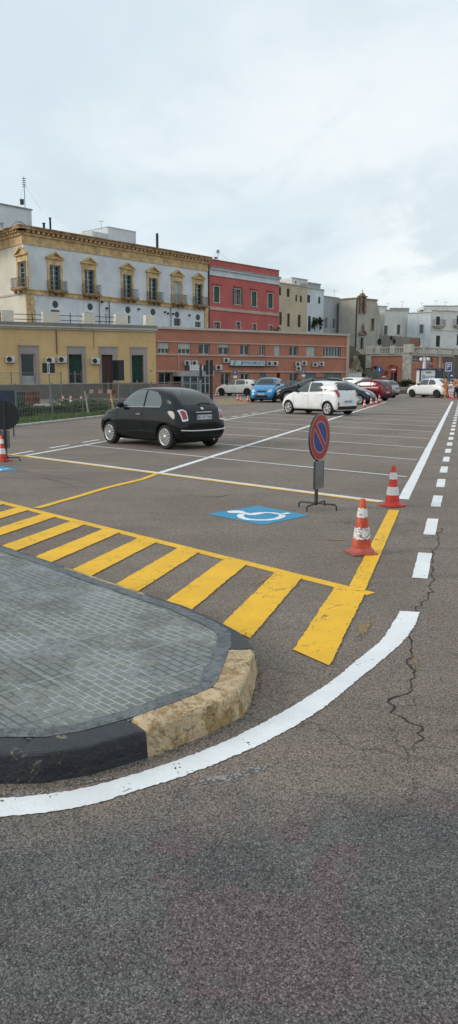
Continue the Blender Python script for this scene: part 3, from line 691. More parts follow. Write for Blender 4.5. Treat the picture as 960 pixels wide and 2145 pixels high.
for x in (227, 205, 356): 
    m1 = MB(); u, z = F.uv(x, 640); F.box(m1, u - .035, u + .035, UT, beltz + 1.0 if x == 205 else beltz - .05, .15 if x != 205 else .25, .22 if x != 205 else .31); b.put(m1, 'drainpipe', 'iron')
for x, y in ((223, 640), (290, 642), (345, 648), (351, 651), (362, 652), (396, 655), (213, 627)):
    m1 = MB(); u, z = F.uv(x, y + 6); F.box(m1, u - .11, u + .11, z - .08, z + .12, .02, .24); b.put(m1, 'wall_lamp', 'iron')
# roof blocks on the palazzo
rb = Bld('roof_tower', (*line_at((cl[0] + F.n.x * -9, cl[1] + F.n.y * -9), PD, 20), zc_top - .3), 'white roof tower with a blind arch at the palazzo corner', 'tower')
tf = Fac(line_at((cl[0] + F.n.x * -5, cl[1] + F.n.y * -5), PD, -60), line_at((cl[0] + F.n.x * -5, cl[1] + F.n.y * -5), PD, 81)); tz = (tf.uv(0, 430)[1] + tf.uv(81, 442)[1]) / 2
m1 = MB(); tf.box(m1, 0, tf.L, zc_top - .3, tz, -6, 0); rb.put(m1, 'wall', 'w_white'); m1 = MB(); tf.box(m1, -.1, tf.L + .1, tz, tz + .14, -6.1, .12); rb.put(m1, 'coping', 'roof_grey')
uc, _ = tf.uv(41, 470); m1 = MB(); m1.tube([tf.P(uc + 1.35 * math.cos(a_ * math.pi / 14), zc_top + .15 + 1.45 * math.sin(a_ * math.pi / 14), .02) for a_ in range(15)], .10, 6)
m1.add([tf.P(uc + 1.3 * math.cos(a_ * math.pi / 14), zc_top + .1 + 1.4 * math.sin(a_ * math.pi / 14), .012) for a_ in range(15)] , [tuple(range(15))]); rb.put(m1, 'arch', 'w_whitecool')
f2 = Fac(line_at((cl[0] + F.n.x * -4, cl[1] + F.n.y * -4), PD, 234), line_at((cl[0] + F.n.x * -4, cl[1] + F.n.y * -4), PD, 291)); 
rb2 = Bld('roof_room', (*f2.A.xy, zc_top - .3), 'plain white roof room in the middle of the palazzo roof', 'roof room'); z2 = (f2.uv(234, 476)[1] + f2.uv(291, 489)[1]) / 2
m1 = MB(); f2.box(m1, 0, f2.L, zc_top - .3, z2, -5, 0); rb2.put(m1, 'wall', 'w_white'); m1 = MB(); f2.box(m1, -.06, f2.L + .06, z2, z2 + .10, -5.05, .06); rb2.put(m1, 'coping', 'frame_white')
m1 = MB(); f2.box(m1, -2.3, -.01, zc_top - .3, z2 - .75, -4.5, -.1); rb2.put(m1, 'annex', 'frame_white')
def chimney(px, ytop, ybase, r, lab, back=3.0, cap=True, matn='iron'):
    g_ = line_at((cl[0] + F.n.x * -back, cl[1] + F.n.y * -back), PD, px); zt = D(px, ytop, g_[1]).z; b0 = D(px, ybase, g_[1]).z
    m_ = MB(); m_.lathe([(r, zc_top - .3), (r, zt - .1), (r * (1.5 if cap else 1), zt - .08), (r * (1.5 if cap else 1), zt), (0, zt)], 12); 
    for i in range(len(m_.v)): m_.v[i] = m_.v[i] + Vector((g_[0], g_[1], 0))
    tag(m_.build('chimney', matn, loc=(g_[0], g_[1], zc_top - .3)), lab, 'chimney', 'flues and chimneys on the palazzo roof')
chimney(334, 489, 520, .17, 'tall dark metal flue right of the white roof room', 3, False); chimney(118, 456, 478, .11, 'thin dark flue on the roof above the second pediment window', 4); chimney(105, 467, 478, .13, 'short dark flue left of the thin flue', 4)
chimney(19, 466, 485, .2, 'white chimney with black cap in front of the roof tower', 2.2, True, 'frame_white')
def antenna(px, ytop, ybase, Y, lab, kind=0, loc=None):
    zt = D(px, ytop, Y).z; zb = D(px, ybase, Y).z; x = D(px, ytop, Y).x; m_ = MB(); m_.tube([(x, Y, zb), (x, Y, zt)], .035 if kind else .018, 6)
    root = empty('antenna', (x, Y, zb), 0, lab, 'antenna', 'aerials on the roofs')
    for v in m_.v: v -= Vector((x, Y, zb))
    m_.build('mast', 'iron', root); e_ = MB(); h = zt - zb
    if kind:
        for k in range(5): zz_ = h * (.70 + .06 * k); e_.tube([(-.22, 0, zz_), (.22, 0, zz_)], .03, 5)
        e_.tube([(0, 0, h * .75), (1.6, .4, 0)], .008, 4); e_.tube([(0, 0, h * .75), (-1.0, .4, 0)], .008, 4); e_.box(-.5, -.1, -.05, .05, h * .12, h * .3)
    else:
        e_.tube([(-.35, 0, h * .95), (.35, 0, h * .9)], .014, 5)
        for k in range(6): c = -.3 + .12 * k; e_.tube([(c, -.2, h * .93), (c, .2, h * .93)], .01, 4)
    e_.build('aerial', 'iron', root)
antenna(50, 370, 437, tf.A.y + 2.5, 'tall lattice aerial on the white roof tower', 1)
antenna(212, 462, 482, f2.A.y, 'small aerial beside the white roof room')

# --- cream house cut by the left edge of the picture
fx = Fac((SF.A.x - 9, SF.A.y - 3.5), (SF.A.x - .12, SF.A.y + .3))
bx = Bld('neighbour_house', (fx.B.x, fx.B.y, UT), 'cream house with brown window surround at the far left edge'); h_ = fx.rect((-8, 1.0, 552, 606))
m1 = MB(); wall(fx, m1, UT, zc_top - 1.2, [h_], .25); fx.box(m1, 0, fx.L, UT, zc_top - 1.2, -8, -.5); bx.put(m1, 'wall', ['w_cream', 'dark_room']); window(bx, fx, h_); trim(bx, fx, h_, .2, 'brown_stone')
# --- red house
rr = line_at(PA, PD, 582.5); RF = Fac(cr, rr); b = Bld('red_house', (*cr, UT), 'red house with white cornice band and green shutters beside the palazzo')
zr = (RF.uv(438, 542)[1] + RF.uv(582, 568)[1]) / 2
W = [(446.8, 460.4, 597.5, 631), (492.5, 503.5, 606.5, 638), (526.5, 538, 611, 642.5), (561, 571.5, 618, 646.5)]; wr = [RF.rect(x) for x in W]; za = sum(x[2] for x in wr) / 4; zb_ = sum(x[3] for x in wr) / 4
wr = [((x[0] + x[1]) / 2 - .52, (x[0] + x[1]) / 2 + .52, za, zb_) for x in wr]
sm_ = [RF.rect(x) for x in ((495, 503, 675, 689), (529, 537, 679, 692), (564, 571, 682, 694), (449, 461, 675, 688))]
m1 = MB(); wall(RF, m1, UT - .3, zr, wr + sm_, .25); e_ = Vector((*rr, 0)) - RF.n * 11; g_ = Vector((*cr, 0)) - RF.n * 11
plain(m1, rr, (e_.x, e_.y), UT, zr); plain(m1, (e_.x, e_.y), (g_.x, g_.y), UT, zr); b.put(m1, 'wall', ['w_red', 'dark_room'])
m1 = MB(); m1.prism([cr, rr, (e_.x, e_.y), (g_.x, g_.y)], zr - .5, zr - .48); b.put(m1, 'roof', 'roof_grey')
m1 = MB(); RF.box(m1, 0, RF.L, zr, zr + .10, -.3, .12); b.put(m1, 'coping', 'brown_stone')
m1 = MB(); zc = (RF.uv(440, 560)[1] + RF.uv(582, 583)[1]) / 2; RF.box(m1, .25, RF.L, zc - .20, zc, .003, .40); RF.box(m1, .25, RF.L, zc - .95, zc - .20, .003, .14); RF.box(m1, .25, RF.L, zc, zc + .12, .003, .5, 1); b.put(m1, 'cornice', ['w_whitecool', 'roof_grey'])
zq = (RF.uv(443, 645)[1] + RF.uv(582, 660)[1]) / 2; m1 = MB(); RF.box(m1, .25, RF.L, zq - .2, zq + .2, .003, .12); b.put(m1, 'belt_course', 'w_pinkband')
for i, r in enumerate(wr):
    trim(b, RF, r, .16, 'pale_stone'); wn = window(b, RF, r, .2); shutters(b, RF, r, 'open' if i == 1 else 'closed', 'shutter_green', wn)
    m1 = MB(); RF.box(m1, r[0] - .35, r[1] + .35, r[3] + .28, r[3] + .40, .003, .25); b.put(m1, 'hood', 'w_red')
for r in sm_: trim(b, RF, r, .13, 'pale_stone', False); window(b, RF, r, .2, transoms=1)
m1 = MB(); u, z = RF.uv(439.5, 600); RF.box(m1, .06, .18, UT, zr - .2, .01, .13); b.put(m1, 'drainpipe', 'shutter_brown')
antenna(457, 523, 545, PA[1] + 3, 'thin vent pipe on the left end of the red house roof', 1)

def house(name, px0, px1, ytop0, ytop1, wins_, wallm, label, base=None, Pa=PA, dr=PD, deep=9, z0=UT, shm=None, trims=None, shs='closed', cop='pale_stone', extra=None, top=None):
    a = base[0] if base else line_at(Pa, dr, px0); c = base[1] if base else line_at(Pa, dr, px1); f = Fac(a, c); b = Bld(name, (*a, z0), label)
    zt = top or (f.uv(px0, ytop0)[1] + f.uv(px1, ytop1)[1]) / 2
    rs = [f.rect(x) for x in wins_]; m1 = MB(); wall(f, m1, z0 - .3, zt, rs, .25)
    e1_ = Vector((*c, 0)) - f.n * deep; e0_ = Vector((*a, 0)) - f.n * deep
    plain(m1, c, (e1_.x, e1_.y), z0, zt); plain(m1, (e1_.x, e1_.y), (e0_.x, e0_.y), z0, zt); plain(m1, (e0_.x, e0_.y), a, z0, zt); b.put(m1, 'wall', [wallm, 'dark_room'])
    m1 = MB(); m1.prism([a, c, (e1_.x, e1_.y), (e0_.x, e0_.y)], zt - .4, zt - .38); b.put(m1, 'roof', 'roof_grey')
    m1 = MB(); f.box(m1, 0, f.L, zt, zt + .14, -.3, .12); b.put(m1, 'coping', cop)
    for i, r in enumerate(rs):
        wn = window(b, f, r, .18, transoms=1); 
        if shm: shutters(b, f, r, shs, shm, wn)
        if trims: trim(b, f, r, .12, trims)
    return b, f, zt, rs
SEC = (line_at(PA, PD, 583)[0], line_at(PA, PD, 583)[1])
house('beige_house', 583.2, 640.8, 591, 603, [(583.9, 589, 601, 618.6), (601, 607, 604.5, 622), (619.3, 622.8, 618, 631.5), (628.5, 632.8, 619.5, 633), (585.2, 590.6, 654, 681), (602, 607.5, 656.5, 684), (624, 630, 659.5, 685.5)], 'w_beige', 'beige house with brown shutters right of the red house', shm='shutter_brown')
bt = house('tall_white_house', 641.2, 675.5, 604, 607, [(643.8, 650, 618, 634), (667, 671.5, 622, 636), (645.5, 651.5, 662, 694), (655, 660, 664, 680), (669, 674, 665, 681)], 'w_whitecool', 'narrow white house with plants on its balcony behind the salmon building', shm='shutter_dark')
house('grey_house', 676, 707, 621.5, 624, [(680.5, 686.5, 666, 688), (697.3, 703.5, 668.5, 688)], 'w_grey', 'weathered grey house between the narrow white house and the church', shm=None)
q = line_at((PA[0] + 4 * -RF.n.x, PA[1] + 4 * -RF.n.y), PD, 609); q2 = line_at((PA[0] - 4 * RF.n.x, PA[1] - 4 * RF.n.y), PD, 641)
house('roof_house', 609, 641, 583, 586, [(618, 622, 589, 594)], 'w_warmwhite', 'cream roof house rising behind the beige house', base=(q, q2), deep=5, z0=13)
q = line_at((PA[0] + 2.5 * -RF.n.x, PA[1] + 2.5 * -RF.n.y), PD, 641.5); q2 = line_at((PA[0] - 2.5 * RF.n.x, PA[1] - 2.5 * RF.n.y), PD, 668)
house('roof_shed', 641.5, 668, 590, 598, [], 'w_grey', 'grey cluttered roof shed on the narrow white house', base=(q, q2), deep=4, z0=13.5)
# --- church
ca = (23.0 * (707 - 480) / 262 * 1.0, 128.0); ca = (ray(707, 790).x / ray(707, 790).y * 127.5, 127.5); cb_ = (ray(742, 790).x / ray(742, 790).y * 125, 125.0); cc_ = (ray(785, 790).x / ray(785, 790).y * 128.5, 128.5)
C1 = Fac(ca, cb_); C2 = Fac(cb_, cc_); b = Bld('church', (*cb_, UT), 'old grey stone church with bell gable above the rocky bank', 'church')
zt = C1.uv(725, 627)[1]; zt2 = C2.uv(745, 626)[1]; zt = (zt + zt2) / 2
m1 = MB(); wall(C1, m1, UT - 1, zt, [], .2); b.put(m1, 'side_wall', ['w_church', 'dark_room'])
door = C2.rect((754.5, 761.5, 707, 731)); win2 = C2.rect((778.5, 784, 668.5, 691)); belln = C2.rect((754.5, 762, 626, 652))
m1 = MB(); wall(C2, m1, UT - 1, zt, [door, (win2[0], min(win2[1], C2.L - .1), win2[2], win2[3]), (belln[0], belln[1], belln[2], zt - .25)], .5)
eb = Vector((*cc_, 0)) - C2.n * 12; ea = Vector((*ca, 0)) + Vector((2, 12, 0)); plain(m1, cc_, (eb.x, eb.y), UT, zt); b.put(m1, 'front_wall', ['w_church', 'dark_room'])
m1 = MB(); m1.prism([ca, cb_, cc_, (eb.x, eb.y), (ea.x, ea.y)], zt - .3, zt - .28); b.put(m1, 'roof', 'roof_grey')
m1 = MB(); C1.box(m1, 0, C1.L, zt, zt + .2, -.3, .15); C2.box(m1, .15, C2.L + .1, zt + .003, zt + .2, -.3, .14); b.put(m1, 'cornice', 'brown_stone')
m1 = MB(); uc = (belln[0] + belln[1]) / 2
C2.box(m1, uc - .72, uc - .30, zt - 2.2, zt + .35, .01, .35); C2.box(m1, uc + .30, uc + .72, zt - 2.2, zt + .35, .01, .35); C2.box(m1, uc - .9, uc + .9, zt + .35, zt + .5, -.3, .45)
C2.box(m1, uc - .72, uc + .72, zt + .2, zt + .35, -.3, .005)
pts = [(uc - .62, zt + .5), (uc + .62, zt + .5), (uc + .25, zt + .85), (uc, zt + 1.0), (uc - .25, zt + .85)]; v = [C2.P(u, z, .3) for u, z in pts] + [C2.P(u, z, -.2) for u, z in pts]; n = 5
m1.add(v, [tuple(range(5)), tuple(range(5, 10))[::-1]] + [(i, i + 5, (i + 1) % 5 + 5, (i + 1) % 5) for i in range(5)]); m1.tube([C2.P(uc, zt + 1.0, .05), C2.P(uc, zt + 1.45, .05)], .05, 6); m1.tube([C2.P(uc - .16, zt + 1.3, .05), C2.P(uc + .16, zt + 1.3, .05)], .035, 6)
b.put(m1, 'bell_gable', 'rust_stone')
trim(b, C2, door, .25, 'pale_stone', False, .08); m1 = MB(); C2.box(m1, door[0] + .02, door[1] - .02, door[2], door[3] - .02, -.3, -.22); b.put(m1, 'door', 'shutter_dark')
um = (door[0] + door[1]) / 2; m1 = MB()
m1.tube([C2.P(um + .85 * math.cos(a_ * math.pi / 10), door[3] + .5 + .5 * math.sin(a_ * math.pi / 10), .2) for a_ in range(11)], .15, 6); C2.box(m1, um - .9, um + .9, door[3] + .35, door[3] + .5, .01, .3)
m1.lathe([(.0, 0), (.2, .0), (.16, .5), (.2, .8), (.08, 1.0), (.1, 1.15), (0, 1.25)], 10, 0, Matrix.Translation(C2.P(um, door[3] + 1.05, .25))); b.put(m1, 'door_pediment', 'rust_stone')
trim(b, C2, (win2[0], win2[1] - .1, win2[2], win2[3]), .15, 'brown_stone'); m1 = MB(); C2.box(m1, -.02, .16, UT, zt - .1, .01, .16); b.put(m1, 'drainpipe', 'iron')
m1 = MB(); ff = Fac((cc_[0] + .02, cc_[1] + .3), (cc_[0] + .75, cc_[1] + .5)); zz1 = ff.uv(786, 662)[1]; ff.box(m1, 0, ff.L, UT - 1, zz1, -6, 0)
v = [ff.P(0, zz1, 0), ff.P(ff.L, zz1, 0), ff.P(0, zt - .1, 0), ff.P(0, zz1, -6), ff.P(ff.L, zz1, -6), ff.P(0, zt - .1, -6)]; m1.add(v, [(0, 1, 2), (5, 4, 3), (1, 4, 5, 2)]); b.put(m1, 'buttress', 'w_church')
# --- white houses on the right
def pt(px, Y): d = ray(px, 790); return (d.x / d.y * Y, Y)
LT = 4.95
house('white_house', 784, 805, 643, 641, [], 'w_warmwhite', 'narrow windowless white house just right of the church', base=(pt(784, 138), pt(806, 139)), z0=LT, deep=6)
house('white_house', 802, 849, 650, 652.5, [(804.5, 811.5, 682, 701), (831.5, 838.5, 680, 701)], 'w_warmwhite', 'white house with two grey windows right of the church', base=(pt(802, 132), pt(849, 133)), z0=LT, shm='shutter_palegreen', trims='w_warmwhite')
bw, fw, zw, rw = house('white_house', 849, 897.5, 655, 657, [(879, 887.5, 680, 698)], 'w_whitecool', 'pale lavender white house with one window and sunken ground floor', base=(pt(849.3, 131.5), pt(897.5, 129)), z0=LT, shm='shutter_palegreen', trims='frame_white')
m1 = MB(); u0, z0_ = fw.uv(876, 716); u1, z1_ = fw.uv(895, 728); fw.box(m1, u0, u1, LT, z0_ - .9, .01, 1.2); fw.box(m1, u0 - .2, u1 + .2, z0_ - .9, z0_ - .7, .01, 1.5); bw.put(m1, 'porch', 'frame_white')
bb, fb, zb2, rbx = house('white_house', 898, 1040, 656, 652, [(914, 922, 663, 681), (913.5, 922, 703, 727), (957, 965, 661, 680), (957, 966, 700, 724), (1000, 1008, 662, 680)], 'w_warmwhite', 'large white house with two rows of dark shutters and small balconies', base=(pt(898, 129.2), pt(1060, 137)), z0=LT, shm='shutter_dark')
for r in (rbx[0], rbx[2]):
    m1 = MB(); fb.box(m1, r[0] - .8, r[1] + .8, r[2] - .25, r[2] - .08, .003, .7); fb.box(m1, r[0] - .5, r[1] + .5, r[2] - .5, r[2] - .25, .003, .5); bo = bb.put(m1, 'balcony', 'pale_stone'); m2 = MB(); railing(fb, m2, r[0] - .75, r[1] + .75, r[2] - .08, r[2] + .85, .65, .14, .05); bb.put(m2, 'railing', 'iron', bo)
m1 = MB(); fb.box(m1, 0, fb.L, (rbx[0][2] + rbx[1][3]) / 2 - .05, (rbx[0][2] + rbx[1][3]) / 2 + .08, .003, .08); bb.put(m1, 'belt_course', 'frame_white')
house('rooftop_house', 881, 929, 641, 642, [(890, 892.5, 646, 649)], 'w_warmwhite', 'cream rooftop house above the large white house', base=(pt(881, 139), pt(929, 139)), z0=13.5, deep=5)
house('rooftop_house', 920, 1000, 651, 646, [], 'frame_white', 'long white rooftop block at the right edge', base=(pt(926, 142), pt(1010, 139)), z0=13.5, deep=5, top=D(945, 640, 140).z)
house('rooftop_house', 805, 850, 646, 647, [], 'w_grey', 'low grey rooftop block behind the house with two grey windows', base=(pt(812, 140), pt(852, 140)), z0=13, deep=4)
for px, yt, yb_, Y, lb in ((914, 629, 645, 139.5, 'thin aerial above the cream rooftop house'), (884, 634, 644, 139.2, 'short aerial at the left end of the cream rooftop house'), (843, 631, 652, 134, 'thin aerial above the house with two grey windows'), (813, 634, 648, 134, 'aerial near the church buttress'), (934, 632, 646, 140, 'aerial near the right edge of the picture'), (701, 608, 622, 129, 'faint aerial on the weathered grey house')):
    antenna(px, yt, yb_, Y, lb)
# --- ruin wall on the terrace
rf = Fac(pt(791, 121), pt(875, 118)); b = Bld('ruined_wall', (*rf.A.xy, LT), 'long dark ruined stone wall between church and white houses', 'wall'); m1 = MB()
zt0 = rf.uv(800, 701)[1]; zt1 = rf.uv(872, 708)[1]; n = 40
top = [zt0 + (zt1 - zt0) * k / n + .25 * noise.noise(Vector((k * .4, 1, 0))) for k in range(n + 1)]
for k in range(n):
    u0, u1 = rf.L * k / n, rf.L * (k + 1) / n
    v = [rf.P(u0, LT, 0), rf.P(u1, LT, 0), rf.P(u1, top[k + 1], 0), rf.P(u0, top[k], 0), rf.P(u0, LT, -.7), rf.P(u1, LT, -.7), rf.P(u1, top[k + 1], -.7), rf.P(u0, top[k], -.7)]
    m1.add(v, [(0, 1, 2, 3), (7, 6, 5, 4), (3, 2, 6, 7)])
b.put(m1, 'masonry', 'w_ruin')
for x, y, r_ in ((795, 716, .33), (820, 708, .22), (826, 715, .26)):
    m1 = MB(); u, z = rf.uv(x, y); m1.add([rf.P(u + math.cos(k * .52) * r_, z + math.sin(k * .52) * r_ * 1.5, .02) for k in range(12)], [tuple(range(12))]); b.put(m1, 'opening', 'dark_room')
m1 = MB(); u, z = rf.uv(866, 715); rf.box(m1, u - .35, u + .95, LT, zt1 + .02, .01, .3); b.put(m1, 'brick_pier', 'w_brick')
# --- salmon terrace wall with balustrade
A_, B_ = pt(768, 112), pt(858, 108); Cx = pt(960, 116.7); C_ = (B_[0] + (Cx[0] - B_[0]) * 2.0, B_[1] + (Cx[1] - B_[1]) * 2.0)
T1 = Fac(A_, B_); T2 = Fac(B_, C_); b = Bld('terrace_building', (*B_, 0), 'salmon terrace building with pale pillars and a white balustrade', 'building')
ct = 5.05
wl = [T2.rect(x) for x in ((864, 880.5, 747.5, 759.5), (893, 908, 748, 760), (927, 940.5, 750, 761), (894, 907, 765, 777), (957, 968, 751, 772))]
m1 = MB(); wall(T1, m1, 0, ct - .4, [T1.rect((783, 796.5, 768, 812)), T1.rect((818, 832, 767, 814))], .4); wall(T2, m1, 0, ct - .4, wl, .25); b.put(m1, 'wall', ['w_salmon', 'dark_room'])
for r in wl: window(b, T2, r, .18, transoms=1, mull=3)
for f_ in (T1, T2):
    m1 = MB(); f_.box(m1, -.1 if f_ is T1 else 0, f_.L, ct - .4, ct - .12, -.5, .18 if f_ is T1 else .185); f_.box(m1, -.1 if f_ is T1 else 0, f_.L, ct - .12, ct, -.6, .32 if f_ is T1 else .325); b.put(m1, 'coping', 'w_coping')
    m1 = MB(); n = int(f_.L / .36)
    for k in range(n):
        c = (k + .5) * f_.L / n; pr = [(.05, 0), (.07, .1), (.10, .25), (.05, .5), (.09, .62), (.06, .68)]; m1.lathe([(r_, ct + z_) for r_, z_ in pr], 6, 0, Matrix.Translation(f_.P(c, 0, -.05)))
    f_.box(m1, 0, f_.L, ct + .68, ct + .82, -.2, .1 if f_ is T1 else .105); b.put(m1, 'balustrade', 'w_coping')
for f_, x, a_, c_, h_ in ((T1, 793, .35, .35, 1.0), (T1, 823, .35, .35, 1.0), (T1, 776, .6, .5, 1.05), (T2, 885, .3, .3, .95), (T2, 918, .3, .3, .95), (T2, 951, .3, .3, .95), (T2, 984, .3, .3, .95)): m1 = MB(); u, _ = f_.uv(x, 735); f_.box(m1, u - a_, u + c_, ct + .003, ct + h_, -.3, .22); b.put(m1, 'balustrade_pier', 'w_coping')
m1 = MB(); T1.box(m1, T1.L - .9, T1.L + .3, ct + .003, ct + 1.15, -.5, .35); b.put(m1, 'balustrade_pier', 'w_coping')
m1 = MB(); T1.box(m1, T1.L - 1.0, T1.L + .25, 0, ct - .41, .003, .3); b.put(m1, 'corner_pillar', 'pale_stone')
m1 = MB(); u, _ = T1.uv(773.5, 760); T1.box(m1, u - .42, u + .42, T1.uv(773, 771)[1], ct - .41, .003, .3); b.put(m1, 'hanging_pillar', 'pale_stone')
for x in (885, 918.5, 950.5, 985): u, _ = T2.uv(x, 770); m1 = MB(); T2.box(m1, u - .22, u + .22, 0, ct - .41, .003, .2); b.put(m1, 'pilaster', 'pale_stone')
m1 = MB(); u0, _ = T1.uv(768, 790); u1, _ = T1.uv(802, 790); T1.box(m1, u0, u1, 0, T1.uv(785, 773)[1], .01, .5); b.put(m1, 'stone_base', 'w_ruin')
for x, y, w_ in ((789.5, 770, 7), (825, 769, 8)):
    m1 = MB(); u, z = T1.uv(x, y + 4); rad = w_ * .069
    m1.tube([T1.P(u + rad * 1.1 * math.cos(k * math.pi / 10), z + rad * math.sin(k * math.pi / 10), .55) for k in range(11)], .12, 6); b.put(m1, 'arch', 'w_brick')
# --- salmon port building (long, two storeys)
PFa = (-7.35, 79.6); PFb = pt(729, 93.6); pd = ((PFb[0] - PFa[0]), (PFb[1] - PFa[1])); pl_ = math.hypot(*pd); pd = (pd[0] / pl_, pd[1] / pl_)
PFa2 = (PFa[0] - pd[0] * 2, PFa[1] - pd[1] * 2); PF = Fac(PFa2, PFb); b = Bld('port_building', (*PFa2, 0), 'long salmon two storey port office with blue lettered sign')
zp = (PF.uv(340, 689)[1] + PF.uv(725, 703.5)[1]) / 2
def ztwo(xa, ya, xb, yb_): return (PF.uv(xa, ya)[1] + PF.uv(xb, yb_)[1]) / 2
zb1 = ztwo(335, 715.5, 725, 725.5); zb2_ = ztwo(335, 742.5, 725, 749.3); zb3 = ztwo(340, 778, 725, 779)
ups = [(331.5, 354.5, 'half'), (373.5, 399.7, 'half'), (416.5, 440.5, 'open'), (458, 480.5, 'part'), (503.5, 523, 'glass'), (544, 555.5, 'glass'), (574.5, 587, 'roller'), (606.5, 625, 'glass'), (642, 660.5, 'roller'), (677.5, 714.5, 'wide')]
U = []
for x0, x1, s_ in ups:
    y = 731 + (x0 - 330) * .016; u0 = PF.uv(x0, y)[0]; u1 = PF.uv(x1, y)[0]; U.append(((u0, u1, zb2_ + .08, zb1 - .12), s_))
gs = [(333, 360, 'glass'), (364, 412, 'glass'), (462.7, 481.5, 'glass'), (505, 523, 'door'), (544, 557, 'roller'), (580.5, 587.5, 'dark'), (607, 625, 'glass'), (640, 662, 'roller'), (678, 715, 'roller')]
GG = []
for x0, x1, s_ in gs:
    u0 = PF.uv(x0, 790)[0]; u1 = PF.uv(x1, 790)[0]; GG.append(((u0, u1, .15 if s_ in ('door', 'roller', 'dark') else .9, zb3 - .14), s_))
m1 = MB(); wall(PF, m1, 0, zp, [x[0] for x in U + GG], .3)
e1_ = Vector((*PFb, 0)) - PF.n * 9; e0_ = Vector((*PFa2, 0)) - PF.n * 9; plain(m1, PFb, (e1_.x, e1_.y), 0, zp); plain(m1, (e0_.x, e0_.y), PFa2, 0, zp); plain(m1, (e1_.x, e1_.y), (e0_.x, e0_.y), 0, zp); b.put(m1, 'wall', ['w_salmon', 'dark_room'])
m1 = MB(); m1.prism([PFa2, PFb, (e1_.x, e1_.y), (e0_.x, e0_.y)], zp - .3, zp - .28); b.put(m1, 'roof', 'roof_grey')
for z_, h_, pr_, nm in ((zp, .22, .22, 'coping'), (zb1 - .06, .12, .10, 'belt_course'), (zb2_ - .08, .15, .12, 'belt_course'), (zb3 - .08, .16, .12, 'belt_course')):
    m1 = MB(); PF.box(m1, 0, PF.L, z_, z_ + h_, -.25 if nm == 'coping' else .003, pr_); b.put(m1, nm, 'w_pinkband' if nm != 'coping' else 'w_coping')
m1 = MB(); PF.box(m1, PF.L - .45, PF.L, 0, zp - .003, .003, .14); b.put(m1, 'corner_strip', 'w_pinkband')
for r, s_ in U:
    if s_ == 'roller': shutters(b, PF, r, 'roller', 'blind_white'); continue
    wn = window(b, PF, r, .2, mull={'wide': 5, 'open': 1, 'half': 2}.get(s_, 1), transoms=0, frame_w=.08, glass='win_glass_blue')
    if s_ == 'half': shutters(b, PF, (r[0], r[1], r[2] + (r[3] - r[2]) * .45, r[3]), 'roller', 'blind_white', wn)
    if s_ == 'part': shutters(b, PF, (r[0], r[1], r[2] + (r[3] - r[2]) * .7, r[3]), 'roller', 'blind_white', wn)
for r, s_ in GG:
    if s_ in ('roller',): shutters(b, PF, r, 'roller', 'shutter_palegreen'); continue
    if s_ == 'dark': continue
    window(b, PF, r, .2, mull=2 if r[1] - r[0] > 1.8 else 1, transoms=0, frame_w=.06 if s_ != 'door' else .1)
M('sign_pale', (.45, .56, .58), .4, 0, .05); M('sign_blue', (.025, .09, .27), .4, 0, .05); M('sign_teal', (.02, .16, .17), .4, 0, .05); M('sign_white', (.72, .74, .75), .4, 0, .05); M('sign_grey', (.33, .35, .37), .5, 0, .1)
sr = PF.rect((481, 553.5, 755.5, 766)); m1 = MB(); PF.box(m1, sr[0], sr[1], sr[2], sr[3], .12, .22, 0); PF.box(m1, sr[0] - .05, sr[1] + .05, sr[2] - .12, sr[2] - .005, .12, .26, 1); sb = b.put(m1, 'sign_board', ['sign_pale', 'iron'])
m1 = MB(); zc = (sr[2] + sr[3]) / 2; hh = (sr[3] - sr[2])
add_text(m1, 'IMPRESA', hh * .80, frame(PF.P(sr[0] + (sr[1] - sr[0]) * .52, zc, .226), PF.u, (0, 0, 1)), 0, .004, 1.25); add_text(m1, 'PORTO', hh * .80, frame(PF.P(sr[0] + (sr[1] - sr[0]) * .84, zc, .226), PF.u, (0, 0, 1)), 0, .004, 1.15); b.put(m1, 'lettering', 'sign_blue', sb)
m1 = MB(); L_ = sr[1] - sr[0]
for a_, w_ in ((.075, .035), (.30, .02)):
    a0 = sr[0] + L_ * a_; m1.quad(PF.P(a0, sr[2] + .03, .226), PF.P(a0 + L_ * w_, sr[2] + .03, .226), PF.P(a0 + L_ * (w_ + .045), sr[3] - .03, .226), PF.P(a0 + L_ * .045, sr[3] - .03, .226))
b.put(m1, 'sign_emblem', 'sign_teal', sb)
# entrance portal with pale awning
m1 = MB(); pr_ = PF.rect((360, 426, 777, 800)); PF.box(m1, pr_[0], pr_[1], pr_[3] - .55, pr_[3] - .1, .14, 2.2); ca_ = b.put(m1, 'canopy', 'sign_grey')
m1 = MB()
for k in range(5): u = pr_[0] + .05 + (pr_[1] - pr_[0] - .25) * k / 4; PF.box(m1, u, u + .14, 0, pr_[3] - .56, 1.95, 2.1)
PF.box(m1, pr_[0] + .2, pr_[1] - .2, 1.0, 1.08, 2.0, 2.06); b.put(m1, 'canopy_post', 'sign_grey', ca_); m1 = MB()
m1.quad(PF.P(pr_[0] + .2, .1, 2.03), PF.P(pr_[1] - .2, .1, 2.03), PF.P(pr_[1] - .2, pr_[3] - .57, 2.03), PF.P(pr_[0] + .2, pr_[3] - .57, 2.03)); b.put(m1, 'glazing', 'win_glass_blue', ca_)
s2_ = PF.rect((381, 408, 765.5, 776)); m1 = MB(); PF.box(m1, s2_[0], s2_[1], s2_[2], s2_[3], 1.6, 1.75); sx = b.put(m1, 'sign_board', 'sign_white'); m1 = MB()
add_text(m1, 'EDOL', (s2_[3] - s2_[2]) * .85, frame(PF.P((s2_[0] + s2_[1]) / 2, (s2_[2] + s2_[3]) / 2, 1.756), PF.u, (0, 0, 1)), 0, .003, 1.2); b.put(m1, 'lettering', 'sign_grey', sx)
